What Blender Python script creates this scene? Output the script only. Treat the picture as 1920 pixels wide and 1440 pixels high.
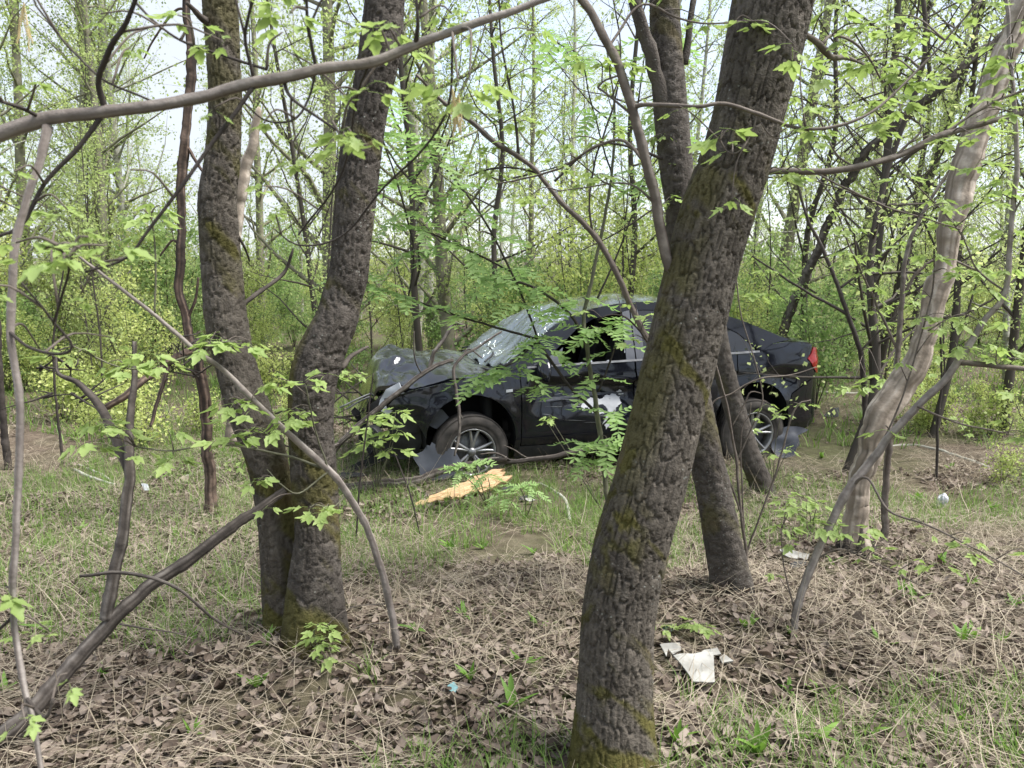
import bpy, bmesh, math, random
import numpy as np
from mathutils import Vector, Matrix

sc = bpy.context.scene
for o in list(bpy.data.objects):
    bpy.data.objects.remove(o)
col = sc.collection
R = math.radians

# ------------------------------------------------------------------ camera
FPX = 1443.0                      # focal length in photo pixels (1920 wide)
TILT = math.atan(240 / FPX)       # camera looks slightly down
CAMZ = 1.62
cam_d = bpy.data.cameras.new('camera')
cam_d.sensor_width = 36.0
cam_d.lens = FPX / 1920 * 36
cam_d.clip_start = 0.05
cam_d.clip_end = 600
cam_d.dof.use_dof = True
cam_d.dof.focus_distance = 5.5
cam_d.dof.aperture_fstop = 9.0
cam = bpy.data.objects.new('camera', cam_d)
cam.location = (0, 0, CAMZ)
cam.rotation_euler = (math.pi / 2 - TILT, 0, 0)
col.objects.link(cam)
sc.camera = cam

# ------------------------------------------------------------------ sky, sun, exposure
SUN_EL, SUN_AZ = R(60), R(100)
world = bpy.data.worlds.new('World')
sc.world = world
world.use_nodes = True
nt = world.node_tree
nt.nodes.clear()
wo = nt.nodes.new('ShaderNodeOutputWorld')
bg = nt.nodes.new('ShaderNodeBackground')
bg.inputs['Strength'].default_value = 0.13
sky = nt.nodes.new('ShaderNodeTexSky')
sky.sky_type = 'NISHITA'
sky.sun_disc = False
sky.sun_elevation = SUN_EL
sky.sun_rotation = SUN_AZ
tc = nt.nodes.new('ShaderNodeTexCoord')
nz = nt.nodes.new('ShaderNodeTexNoise')
nz.inputs['Scale'].default_value = 3.0
nz.inputs['Detail'].default_value = 5
rp = nt.nodes.new('ShaderNodeMapRange')
rp.inputs[1].default_value = 0.30
rp.inputs[2].default_value = 0.62
rp.inputs[3].default_value = 0.55
rp.inputs[4].default_value = 0.97
mx = nt.nodes.new('ShaderNodeMix')
mx.data_type = 'RGBA'
mx.inputs[7].default_value = (1.92, 2.05, 2.24, 1)      # thin bright cloud layer
nt.links.new(tc.outputs['Generated'], nz.inputs['Vector'])
nt.links.new(nz.outputs['Fac'], rp.inputs[0])
nt.links.new(rp.outputs[0], mx.inputs[0])
nt.links.new(sky.outputs[0], mx.inputs[6])
nt.links.new(mx.outputs[2], bg.inputs['Color'])
nt.links.new(bg.outputs[0], wo.inputs[0])

sun_d = bpy.data.lights.new('sun', 'SUN')
sun_d.energy = 2.5
sun_d.angle = R(32)
sun_d.color = (1.0, 0.975, 0.94)
sun = bpy.data.objects.new('sun', sun_d)
sd = Vector((math.sin(SUN_AZ) * math.cos(SUN_EL), math.cos(SUN_AZ) * math.cos(SUN_EL), math.sin(SUN_EL)))
sun.rotation_euler = sd.to_track_quat('Z', 'Y').to_euler()
sun.location = sd * 30
col.objects.link(sun)

sc.view_settings.view_transform = 'Standard'
sc.view_settings.look = 'None'
sc.view_settings.gamma = 1
sc.view_settings.exposure = 1.88
sc.view_settings.use_curve_mapping = False
sc.render.engine = 'CYCLES'
sc.cycles.max_bounces = 5
sc.cycles.diffuse_bounces = 3
sc.cycles.glossy_bounces = 3
sc.cycles.transmission_bounces = 4
sc.cycles.transparent_max_bounces = 6
sc.cycles.use_denoising = True
sc.cycles.adaptive_threshold = .02
sc.cycles.sample_clamp_indirect = 6

# ------------------------------------------------------------------ small maths helpers
def sstep(a, b, x):
    t = np.clip((np.asarray(x, float) - a) / (b - a), 0, 1)
    return t * t * (3 - 2 * t)

def hash2(ix, iy, k):
    h = (ix.astype(np.int64) * 374761393 + iy.astype(np.int64) * 668265263 + k * 2147483647) & 0xffffffff
    h = ((h ^ (h >> 13)) * 1274126177) & 0xffffffff
    h = h ^ (h >> 16)
    return (h & 0xffffff) / float(0x1000000)

def vnoise(x, y, k=0):
    x = np.asarray(x, float); y = np.asarray(y, float)
    ix = np.floor(x); iy = np.floor(y)
    fx = x - ix; fy = y - iy
    fx = fx * fx * (3 - 2 * fx); fy = fy * fy * (3 - 2 * fy)
    a = hash2(ix, iy, k); b = hash2(ix + 1, iy, k); c = hash2(ix, iy + 1, k); d = hash2(ix + 1, iy + 1, k)
    return (a * (1 - fx) + b * fx) * (1 - fy) + (c * (1 - fx) + d * fx) * fy

def fbm(x, y, k=0, n=4):
    s = 0; a = .5
    for i in range(n):
        s = s + a * vnoise(x * 2 ** i, y * 2 ** i, k + i); a *= .5
    return s

def gz(x, y):
    """height of the wood floor"""
    x = np.asarray(x, float); y = np.asarray(y, float)
    z = -0.27 * sstep(2.6, 6.6, y) - 0.05 * sstep(8, 16, y)
    z = z + .10 * (fbm(x * .9 + 7, y * .9, 3, 3) - .45) * sstep(0.5, 2.5, y) + .05 * (fbm(x * 4, y * 4, 9, 3) - .45)
    # root mounds and a small hollow
    for mx_, my_, h, s in ((-.95, 2.95, .10, .45), (.36, 2.25, .05, .4), (1.0, 3.35, .12, .5), (1.95, 4.1, .06, .5)):
        z = z + h * np.exp(-((x - mx_) ** 2 + (y - my_) ** 2) / (s * s))
    z = z - .10 * np.exp(-((x - 1.05) ** 2 / .12 + (y - 2.62) ** 2 / .02)) - .08 * np.exp(-((x + .62) ** 2 / .03 + (y - 3.6) ** 2 / .02))
    z = z + 1.6 * sstep(45, 120, y) * (.4 + .6 * vnoise(x * .02, y * 0 + 3, 5))
    return z

CA, SA = math.cos(TILT), math.sin(TILT)
def W(px, py, d):
    """the point at forward distance d (metres along +Y) seen in direction (px, py)"""
    u = (px - 960) / FPX; v = (720 - py) / FPX
    y = CA + v * SA; z = -SA + v * CA
    s = d / y
    return Vector((u * s, d, CAMZ + z * s))

def G(px, py):
    """the ground point in direction (px, py)"""
    a, b = .5, 200.
    for i in range(60):
        m = (a + b) / 2
        p = W(px, py, m)
        if p.z > float(gz(p.x, p.y)): a = m
        else: b = m
    p = W(px, py, a)
    return Vector((p.x, p.y, float(gz(p.x, p.y))))

# ------------------------------------------------------------------ materials
def ramp(nt, fac, stops):
    r = nt.nodes.new('ShaderNodeValToRGB')
    while len(r.color_ramp.elements) < len(stops): r.color_ramp.elements.new(.5)
    for e, (p, c) in zip(r.color_ramp.elements, stops):
        e.position = p; e.color = (*c, 1) if len(c) == 3 else c
    nt.links.new(fac, r.inputs[0])
    return r.outputs[0]

def newmat(name):
    m = bpy.data.materials.new(name)
    m.use_nodes = True
    n = m.node_tree
    b = n.nodes['Principled BSDF']
    return m, n, b

def noise_node(n, scale, detail=4, vec=None, rough=.55):
    t = n.nodes.new('ShaderNodeTexNoise')
    t.inputs['Scale'].default_value = scale
    t.inputs['Detail'].default_value = detail
    t.inputs['Roughness'].default_value = rough
    if vec is None:
        tcn = n.nodes.new('ShaderNodeTexCoord'); vec = tcn.outputs['Object']
    n.links.new(vec, t.inputs['Vector'])
    return t.outputs['Fac']

def mapping(n, scale):
    tcn = n.nodes.new('ShaderNodeTexCoord'); mp = n.nodes.new('ShaderNodeMapping')
    mp.inputs['Scale'].default_value = scale
    n.links.new(tcn.outputs['Object'], mp.inputs['Vector'])
    return mp.outputs[0]

def bump(n, b, h, strength, dist):
    bp = n.nodes.new('ShaderNodeBump')
    bp.inputs['Strength'].default_value = strength
    bp.inputs['Distance'].default_value = dist
    n.links.new(h, bp.inputs['Height'])
    n.links.new(bp.outputs[0], b.inputs['Normal'])

def mixc(n, fac, a, b):
    m = n.nodes.new('ShaderNodeMix'); m.data_type = 'RGBA'
    for s, v in ((0, fac), (6, a), (7, b)):
        if isinstance(v, (tuple, list)): m.inputs[s].default_value = (*v, 1)
        elif isinstance(v, (int, float)): m.inputs[s].default_value = v
        else: n.links.new(v, m.inputs[s])
    return m.outputs[2]

def attr(n, name):
    a = n.nodes.new('ShaderNodeAttribute'); a.attribute_name = name
    return a.outputs['Fac']

def simple(name, c1, c2, scale=8, rough=.8, bs=.2, bd=.01, stretch=None, spec=.3, metallic=0, detail=5):
    m, n, b = newmat(name)
    vec = mapping(n, stretch) if stretch else None
    f = noise_node(n, scale, detail, vec)
    n.links.new(ramp(n, f, [(.3, c1), (.7, c2)]), b.inputs['Base Color'])
    b.inputs['Roughness'].default_value = rough
    b.inputs['Specular IOR Level'].default_value = spec
    b.inputs['Metallic'].default_value = metallic
    if bs: bump(n, b, f, bs, bd)
    return m

def bark_mat(name, c1, c2, moss=(.050, .045, .014), lich=(.26, .27, .24)):
    m, n, b = newmat(name)
    f = noise_node(n, 16, 6)
    base = ramp(n, f, [(.28, c1), (.72, c2)])
    big = noise_node(n, 2.2, 3)
    base = mixc(n, ramp(n, big, [(.35, (0, 0, 0)), (.7, (.55, .55, .55))]), base, tuple(x * 1.5 for x in c2))
    vo = n.nodes.new('ShaderNodeTexVoronoi'); vo.inputs['Scale'].default_value = 55
    tcn = n.nodes.new('ShaderNodeTexCoord'); n.links.new(tcn.outputs['Object'], vo.inputs['Vector'])
    lf = ramp(n, vo.outputs['Distance'], [(.12, (1, 1, 1)), (.2, (0, 0, 0))])
    gate = ramp(n, noise_node(n, 9, 3), [(.50, (0, 0, 0)), (.66, (.8, .8, .8))])
    mm = n.nodes.new('ShaderNodeMath'); mm.operation = 'MULTIPLY'
    n.links.new(lf, mm.inputs[0]); n.links.new(gate, mm.inputs[1])
    tone = ramp(n, attr(n, 'rnd'), [(0, (.62, .60, .58)), (1, (1.35, 1.33, 1.30))])
    mu = n.nodes.new('ShaderNodeMix'); mu.data_type = 'RGBA'; mu.blend_type = 'MULTIPLY'; mu.inputs[0].default_value = 1
    n.links.new(base, mu.inputs[6]); n.links.new(tone, mu.inputs[7]); base = mu.outputs[2]
    base = mixc(n, mm.outputs[0], base, lich)
    fine = noise_node(n, 130, 3)
    mossc = ramp(n, noise_node(n, 6, 4), [(.3, moss), (.55, tuple(x * 1.9 for x in moss)), (.75, (.105, .075, .032))])
    base = mixc(n, attr(n, 'moss'), base, mossc)
    n.links.new(base, b.inputs['Base Color'])
    b.inputs['Roughness'].default_value = .9
    b.inputs['Specular IOR Level'].default_value = .18
    bump(n, b, fine, .8, .008)
    return m

def leaf_mat(name, c1, c2, trans=.45, rough=.5, objvar=False, dark=None):
    m, n, b = newmat(name)
    a = attr(n, 'rnd')
    if objvar:
        oi = n.nodes.new('ShaderNodeObjectInfo')
        ad = n.nodes.new('ShaderNodeMath'); ad.operation = 'ADD'
        n.links.new(oi.outputs['Random'], ad.inputs[0]); n.links.new(a, ad.inputs[1])
        ml = n.nodes.new('ShaderNodeMath'); ml.operation = 'MULTIPLY'; ml.inputs[1].default_value = .5
        n.links.new(ad.outputs[0], ml.inputs[0]); a = ml.outputs[0]
    c = ramp(n, a, [(0., c1), (1., c2)] if not dark else [(0., dark), (.3, c1), (1., c2)])
    n.links.new(c, b.inputs['Base Color'])
    b.inputs['Roughness'].default_value = rough
    b.inputs['Specular IOR Level'].default_value = .25
    tr = n.nodes.new('ShaderNodeBsdfTranslucent')
    hs = n.nodes.new('ShaderNodeHueSaturation'); hs.inputs['Value'].default_value = 1.25; hs.inputs['Saturation'].default_value = 1.1
    n.links.new(c, hs.inputs['Color']); n.links.new(hs.outputs[0], tr.inputs['Color'])
    mxs = n.nodes.new('ShaderNodeMixShader'); mxs.inputs[0].default_value = trans
    n.links.new(b.outputs[0], mxs.inputs[1]); n.links.new(tr.outputs[0], mxs.inputs[2])
    n.links.new(mxs.outputs[0], n.nodes['Material Output'].inputs[0])
    return m

def wood_mat(name, c0, c1, c2, rough=.85, spec=.2):
    """weathered wood: streaks along the grain come from the mesh attribute"""
    m, n, b = newmat(name)
    c = ramp(n, attr(n, 'rnd'), [(.15, c0), (.5, c1), (.85, c2)])
    f = noise_node(n, 24, 6)
    c = mixc(n, ramp(n, f, [(.38, (.65, .65, .65)), (.6, (0, 0, 0))]), c, c0)
    c = mixc(n, attr(n, 'moss'), c, (.030, .022, .016))  # on the snag this mask paints dark shade into its hollows, not moss
    n.links.new(c, b.inputs['Base Color'])
    b.inputs['Roughness'].default_value = rough; b.inputs['Specular IOR Level'].default_value = spec
    bump(n, b, noise_node(n, 70, 4), .5, .006)
    return m

M = {}
M['bark'] = bark_mat('ash_bark', (.042, .036, .030), (.098, .086, .072))
M['bark2'] = bark_mat('grey_bark', (.036, .031, .027), (.084, .074, .065))
M['twig'] = wood_mat('twig_bark', (.075, .060, .050), (.15, .125, .105), (.25, .22, .19), .75)
M['twig_hazed'] = wood_mat('hazed_far_twig_bark', (.07, .06, .05), (.105, .092, .075), (.16, .14, .12), .85)  # bark colour lightened to stand in for haze over the background
M['twig_dark'] = wood_mat('dark_twig_bark', (.032, .026, .023), (.055, .046, .040), (.095, .08, .07), .8)
M['twig_green'] = simple('young_green_bark', (.08, .08, .05), (.15, .145, .095), 25, .7, .2, .002)
M['dead'] = wood_mat('grey_dead_wood', (.035, .029, .025), (.095, .080, .068), (.19, .168, .148))
M['deadred'] = wood_mat('red_brown_dead_wood', (.032, .026, .023), (.088, .060, .046), (.21, .150, .115))
M['snag'] = wood_mat('stripped_pale_wood', (.19, .155, .12), (.36, .30, .24), (.52, .455, .38))
M['twig_light'] = wood_mat('smooth_grey_bark', (.13, .108, .094), (.22, .19, .168), (.32, .285, .255), .7)
M['fresh'] = simple('fresh_splintered_wood', (.29, .165, .078), (.60, .42, .245), 16, .8, .8, .02, (.8, 4, 4))
M['birch'] = simple('pale_birch_bark', (.20, .19, .15), (.44, .43, .37), 7, .8, .3, .01, (1, 1, 4))
M['poplar'] = simple('greenish_poplar_bark', (.13, .125, .085), (.27, .25, .18), 6, .85, .4, .015)
M['leaf_bg'] = leaf_mat('small_spring_leaves', (.31, .39, .14), (.52, .58, .26), .5, objvar=True, dark=(.18, .24, .09))  # spring green, paled in the colour in place of a haze veil
M['leaf_bush'] = leaf_mat('bush_leaves', (.36, .43, .14), (.58, .62, .25), .5, objvar=True, dark=(.20, .26, .09))  # yellow-green made paler, with background haze put into the colour
M['leaf_maple'] = leaf_mat('box_elder_leaf', (.23, .32, .095), (.35, .44, .16), .45, objvar=True)
M['leaf_rowan'] = leaf_mat('rowan_leaf', (.20, .32, .105), (.31, .43, .17), .45, objvar=True)
M['leaf_bush2'] = leaf_mat('cool_green_bush_leaves', (.22, .33, .12), (.42, .53, .22), .5, objvar=True, dark=(.11, .18, .06))
M['grass'] = leaf_mat('green_grass', (.09, .17, .035), (.22, .32, .085), .4)
M['weed'] = leaf_mat('weed_leaf', (.10, .20, .035), (.20, .33, .07), .4, objvar=True)
M['straw'] = leaf_mat('dry_straw', (.18, .145, .10), (.40, .345, .26), .15, .8)
M['litter'] = leaf_mat('fallen_leaf', (.125, .095, .073), (.31, .255, .21), .12, .8, dark=(.055, .040, .030))
M['tassel'] = leaf_mat('flower_tassel', (.50, .40, .20), (.70, .60, .36), .3, .7)

# ------------------------------------------------------------------ mesh helpers
def mesh_np(name, V, faces, mat, rnd=None, smooth=False, moss=None):
    """faces: list of int arrays (m, k)"""
    me = bpy.data.meshes.new(name)
    V = np.asarray(V, np.float32)
    me.vertices.add(len(V)); me.vertices.foreach_set('co', V.ravel())
    idx = np.concatenate([np.asarray(f, np.int32).ravel() for f in faces])
    tot = np.concatenate([np.full(len(f), np.asarray(f).shape[1], np.int32) for f in faces])
    st = np.concatenate([[0], np.cumsum(tot)[:-1]]).astype(np.int32)
    me.loops.add(len(idx)); me.loops.foreach_set('vertex_index', idx)
    me.polygons.add(len(tot)); me.polygons.foreach_set('loop_start', st)
    if smooth: me.polygons.foreach_set('use_smooth', np.ones(len(tot), bool))
    me.update(calc_edges=True)
    for nm, a in (('rnd', rnd), ('moss', moss)):
        if a is not None:
            at = me.attributes.new(nm, 'FLOAT', 'POINT'); at.data.foreach_set('value', np.asarray(a, np.float32))
    if mat: me.materials.append(mat)
    return me

def obj(name, me, parent=None, loc=None, label=None, cat=None, group=None, kind=None, rot=None, scale=None):
    o = bpy.data.objects.new(name, me)
    col.objects.link(o)
    if parent: o.parent = parent
    if loc is not None: o.location = loc
    if rot is not None: o.rotation_euler = rot
    if scale is not None: o.scale = (scale,) * 3 if isinstance(scale, (int, float)) else scale
    for k, v in (('label', label), ('category', cat), ('group', group), ('kind', kind)):
        if v: o[k] = v
    return o

class Geo:
    """collects vertices and faces for one mesh"""
    def __init__(s): s.V = []; s.F = {}; s.n = 0; s.A = []; s.Mo = []
    def add(s, V, F, rnd=0., moss=None):
        V = np.asarray(V, float)
        for f in F:
            f = np.asarray(f, int)
            if len(f): s.F.setdefault(f.shape[1], []).append(f + s.n)
        s.V.append(V); s.n += len(V)
        s.A.append(np.full(len(V), rnd) if np.isscalar(rnd) else rnd)
        s.Mo.append(np.zeros(len(V)) if moss is None else moss)
    def mesh(s, name, mat, smooth=False, moss=False):
        return mesh_np(name, np.concatenate(s.V), [np.concatenate(f) for f in s.F.values()], mat,
                       np.concatenate(s.A), smooth, np.concatenate(s.Mo) if moss else None)

def spline(P, n):
    """Catmull-Rom through rows of P, n samples per span"""
    P = np.asarray(P, float)
    if len(P) < 3:
        t = np.linspace(0, 1, n + 1)[:, None]
        return P[0] * (1 - t) + P[-1] * t
    Q = np.vstack([2 * P[0] - P[1], P, 2 * P[-1] - P[-2]])
    out = []
    for i in range(1, len(Q) - 2):
        t = np.linspace(0, 1, n, endpoint=False)[:, None]
        a, b, c, d = Q[i - 1], Q[i], Q[i + 1], Q[i + 2]
        out.append(.5 * ((2 * b) + (-a + c) * t + (2 * a - 5 * b + 4 * c - d) * t ** 2 + (-a + 3 * b - 3 * c + d) * t ** 3))
    out.append(P[-1:])
    return np.vstack(out)

def tube(pts, rad, sides=6, cap=True, wob=0., seed=0):
    """tube around pts; returns V, F(list)"""
    pts = np.asarray(pts, float); rad = np.asarray(rad, float)
    n = len(pts)
    T = np.gradient(pts, axis=0); T /= np.linalg.norm(T, axis=1)[:, None] + 1e-12
    N = np.zeros_like(T)
    a = np.cross(T[0], (0.02, 1, .01) if abs(T[0][1]) < .9 else (1, 0, 0)); N[0] = a / np.linalg.norm(a)
    for i in range(1, n):
        v = N[i - 1] - T[i] * (N[i - 1] @ T[i]); N[i] = v / (np.linalg.norm(v) + 1e-12)
    B = np.cross(T, N)
    th = np.linspace(0, 2 * math.pi, sides, endpoint=False)
    r = rad[:, None] * np.ones(sides)
    if wob:
        s = np.concatenate([[0], np.cumsum(np.linalg.norm(np.diff(pts, axis=0), axis=1))])
        r = r * (1 + wob * (fbm(np.cos(th)[None, :] * 1.7 + s[:, None] * 5, np.sin(th)[None, :] * 1.7 + s[:, None] * 2.3, seed, 3) - .45) * 2)
    V = (pts[:, None] + r[:, :, None] * (np.cos(th)[None, :, None] * N[:, None] + np.sin(th)[None, :, None] * B[:, None])).reshape(-1, 3)
    i = np.arange(n - 1)[:, None] * sides; j = np.arange(sides)[None]; k = (j + 1) % sides
    F = [np.stack([i + j, i + k, i + sides + k, i + sides + j], -1).reshape(-1, 4)]
    if sides >= 8:
        sl = np.concatenate([[0], np.cumsum(np.linalg.norm(np.diff(pts, axis=0), axis=1))])[:, None] + seed * 3.1
        tube.streak = np.clip(.5 + 2.0 * (fbm(np.cos(th)[None] * 4.5 + sl * 1.3, np.sin(th)[None] * 4.5 + sl * .9, seed + 17, 4) - .46) + .5 * (fbm(np.cos(th)[None] * 1.2 + sl * 3, np.sin(th)[None] * 1.2 + sl * 2, seed + 27, 2) - .37), 0, 1).ravel()
    else: tube.streak = .5
    if cap:
        F.append(np.array([np.arange(sides)[::-1]])); F.append(np.array([np.arange(sides) + (n - 1) * sides]))
    return V, F

def px_path(L, n=6):
    """list of (px, py, depth, width in photo pixels) to smoothed points and radii"""
    P = []
    for px, py, d, w in L:
        p = W(px, py, d)
        P.append((p.x, p.y, p.z, w / 2 / FPX * d))
    S = spline(P, n)
    return S[:, :3], np.maximum(S[:, 3], .0008)

def empty(name, loc, label=None, cat=None, group=None):
    o = obj(name, None, loc=loc, label=label, cat=cat, group=group)
    o.empty_display_size = .1
    return o

def part(name, geo, mat, parent, smooth=True, moss=False, origin=None, **kw):
    """mesh from world-space geometry, made relative to its parent's location"""
    o0 = np.array(parent.matrix_basis.translation) if parent else np.array(origin if origin is not None else (0, 0, 0))
    if parent and parent.parent: o0 = o0 + np.array(parent.parent.matrix_basis.translation)
    geo.V = [v - o0 for v in geo.V]
    return obj(name, geo.mesh(name, mat, smooth, moss), parent, loc=None if parent else tuple(o0), **kw)
# ================================================================== the car
def paint_mat():
    m, n, b = newmat('black_car_paint')
    f = noise_node(n, 5, 5)
    n.links.new(ramp(n, f, [(.35, (.004, .0045, .007)), (.75, (.010, .011, .015))]), b.inputs['Base Color'])
    n.links.new(ramp(n, noise_node(n, 9, 6), [(.3, (.05,) * 3), (.75, (.13,) * 3)]), b.inputs['Roughness'])
    b.inputs['Coat Weight'].default_value = .12
    b.inputs['Coat Roughness'].default_value = .07
    b.inputs['Specular IOR Level'].default_value = .45
    bump(n, b, noise_node(n, 6, 3), .05, .02)
    return m
M['paint'] = paint_mat()
def top_paint():
    m = M['paint'].copy(); m.name = 'sky_sheen_black_paint'
    n = m.node_tree; b = n.nodes['Principled BSDF']
    b.inputs['Coat Weight'].default_value = 1.0; b.inputs['Coat Roughness'].default_value = .16; b.inputs['Specular IOR Level'].default_value = .7  # same black paint, sheen raised so upward panels look lit by mirrored sky
    return m
M['paint_top'] = top_paint()
M['plastic'] = simple('matt_black_plastic', (.014, .014, .015), (.034, .034, .036), 12, .6, .25, .01)
M['greyplastic'] = simple('slate_grey_plastic', (.040, .044, .055), (.075, .08, .095), 6, .5, .2, .01)
M['rubber'] = simple('dusty_tyre_rubber', (.024, .022, .020), (.080, .070, .062), 11, .9, .3, .004)
M['alloy'] = simple('silver_alloy', (.20, .20, .20), (.40, .40, .40), 14, .38, .05, .002, metallic=.75)
M['steel'] = simple('dull_steel', (.10, .10, .105), (.26, .26, .26), 12, .45, .1, .004, metallic=.7)
M['white'] = simple('white_filler', (.36, .37, .39), (.56, .56, .58), 9, .6, .2, .006)
M['liner'] = simple('wheel_arch_liner', (.006, .006, .007), (.014, .014, .014), 12, .9, .2, .006)
M['seat'] = simple('dark_seat_cloth', (.018, .018, .02), (.04, .04, .042), 40, .9, .2, .003)

def glass_mat(name, base, rough, trans=0., bs=0., alpha=1.):
    m, n, b = newmat(name)
    b.inputs['Base Color'].default_value = (*base, 1)
    b.inputs['Roughness'].default_value = rough
    b.inputs['IOR'].default_value = 1.5
    b.inputs['Specular IOR Level'].default_value = .8
    b.inputs['Transmission Weight'].default_value = trans
    b.inputs['Alpha'].default_value = alpha
    if bs:
        vo = n.nodes.new('ShaderNodeTexVoronoi'); vo.feature = 'DISTANCE_TO_EDGE'; vo.inputs['Scale'].default_value = 26
        tcn = n.nodes.new('ShaderNodeTexCoord'); n.links.new(tcn.outputs['Object'], vo.inputs['Vector'])
        bump(n, b, ramp(n, vo.outputs['Distance'], [(0, (0, 0, 0)), (.06, (1, 1, 1))]), bs, .004)
    return m
M['glass'] = glass_mat('tinted_glass', (.012, .013, .016), .04)
M['wscreen'] = glass_mat('shattered_windscreen_glass', (.46, .51, .51), .09, 0, .6, .68)
M['wscreen'].node_tree.nodes['Principled BSDF'].inputs['Metallic'].default_value = .75
M['lens'] = glass_mat('clear_lamp_lens', (.34, .36, .38), .12)
M['redlens'] = simple('red_lamp_lens', (.15, .004, .006), (.30, .008, .012), 20, .12, .05, .003, spec=.6)

car = empty('wrecked_sedan', (0, 0, 0), 'dark wrecked sedan with crumpled bonnet and white scrapes on its door, among the trees', 'car')

XW = np.array([-.97, -.93, -.86, -.75, -.6, -.3, 0, .5, 1.4, 2.2, 2.7, 3.05, 3.3, 3.48, 3.58, 3.64, 3.67])
YW = np.array([.45, .58, .70, .79, .84, .88, .892, .897, .90, .897, .89, .87, .835, .78, .70, .60, .50])
def wid(x):
    return sum(np.interp(np.asarray(x) + d, XW, YW) for d in (-.06, -.03, 0, .03, .06)) / 5
ZO = np.array([.10, .18, .25, .40, .55, .68, .76, .84, .92, .97, 1.00, 1.58])
OO = np.array([.09, .058, .034, .012, 0, .0, .008, .022, .038, .052, .065, .345])
def belt(x): return .945 + .03 * np.asarray(x)
def side(x, z, dent=0.):
    """half width of the body side at length x and height z (front axle x=0)"""
    x = np.asarray(x, float); z = np.asarray(z, float)
    zz = z - (belt(x) - .96) * sstep(.6, .95, z)
    y = wid(x) - (np.interp(zz - .012, ZO, OO) + np.interp(zz + .012, ZO, OO)) / 2
    y = y + .014 * np.exp(-((z - (.79 + .035 * x)) / .028) ** 2) * sstep(.2, .6, x)
    y = y + .010 * np.exp(-((z - .36) / .05) ** 2)
    for cx in (0, 2.685):
        d = np.hypot(x - cx, z - .36)
        y = y + .022 * np.exp(-((d - .40) / .055) ** 2)
    if dent:
        k = ridge(x * 5 + 3, z * 8, 4) - .5
        f = sstep(.48, .62, x) * (1 - sstep(1.55, 1.8, x))
        zc = .862 + .018 * np.sin(x * 13) + .03 * (vnoise(x * 9, x * 0 + 2, 3) - .5) - .035 * sstep(.9, 1.5, x)
        y = y - dent * f * (.060 * sstep(.0, .012, zc - z) * (1 - sstep(.05, .42, zc - z)) + .05 * np.maximum(k, 0) * sstep(.0, .03, zc - z) * (1 - sstep(.2, .35, zc - z)))
        y = y + dent * f * .022 * np.maximum(0, 1 - np.abs(z - zc - .02) / .03)
        f2 = sstep(-.75, -.5, x) * (1 - sstep(.25, .5, x)) * sstep(.62, .75, z)
        y = y + dent * f2 * .06 * k
        f3 = np.exp(-((x - 3.0) / .16) ** 2 - ((z - .76) / .10) ** 2)
        y = y - dent * .05 * f3 * (1 + k)
    return y

def ridge(x, y, k):
    """sharp-creased noise, like folded sheet metal"""
    s = 0; a = .6
    for i in range(3):
        s = s + a * (1 - np.abs(2 * vnoise(x * 1.9 ** i + y * .3, y * 1.9 ** i - x * .2, k + i) - 1)); a *= .45
    return s

def grid_ngon(outline, step):
    bm = bmesh.new()
    vs = [bm.verts.new((p[0], p[1], 0)) for p in outline]
    bm.faces.new(vs)
    o = np.array(outline)
    for ax in (0, 1):
        for c in np.arange(o[:, ax].min() + step * .61, o[:, ax].max(), step):
            co = [0, 0, 0]; no = [0, 0, 0]; co[ax] = c; no[ax] = 1
            bmesh.ops.bisect_plane(bm, geom=bm.verts[:] + bm.edges[:] + bm.faces[:], plane_co=co, plane_no=no, dist=1e-5)
    return bm

def panel(name, outline, f, inward, mat, step=.05, thick=.02, parent=None, smooth=True, label=None):
    """a sheet with the given 2-D outline, mapped to 3-D by f, with a rim of real thickness"""
    bm = grid_ngon(outline, step)
    bm.verts.ensure_lookup_table()
    U = np.array([v.co[:2] for v in bm.verts])
    V = f(U[:, 0], U[:, 1])
    F = [[v.index for v in fc.verts] for fc in bm.faces]
    be = [[l.vert.index, l.link_loop_next.vert.index] for e in bm.edges if e.is_boundary for l in e.link_loops]
    bm.free()
    nrm = np.zeros(3)
    for fc in F:
        p = V[fc]; c = p.mean(0)
        for a in range(len(fc)): nrm += np.cross(p[a] - c, p[(a + 1) % len(fc)] - c)
    iv = np.array(inward, float)
    if nrm @ iv > 0:
        F = [fc[::-1] for fc in F]; be = [e[::-1] for e in be]
    V = list(map(tuple, V))
    for a, b in be:
        k = len(V)
        pa, pb = np.array(V[a]), np.array(V[b])
        V += [tuple(pa), tuple(pb), tuple(pb + iv * thick), tuple(pa + iv * thick)]
        F.append([k + 1, k, k + 3, k + 2])
    me = bpy.data.meshes.new(name)
    me.from_pydata(V, [], F); me.update()
    if smooth: me.polygons.foreach_set('use_smooth', np.ones(len(me.polygons), bool))
    me.materials.append(mat)
    return obj(name, me, parent or car, label=label)

def side_map(s, dent=0., off=0.):
    return lambda x, z: np.stack([x, s * (side(x, z, dent) + off), z], 1)

def arc(cx, cz, r, a0, a1, n=18):
    return [(cx + r * math.cos(R(a)), cz + r * math.sin(R(a))) for a in np.linspace(a0, a1, n)]

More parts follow.
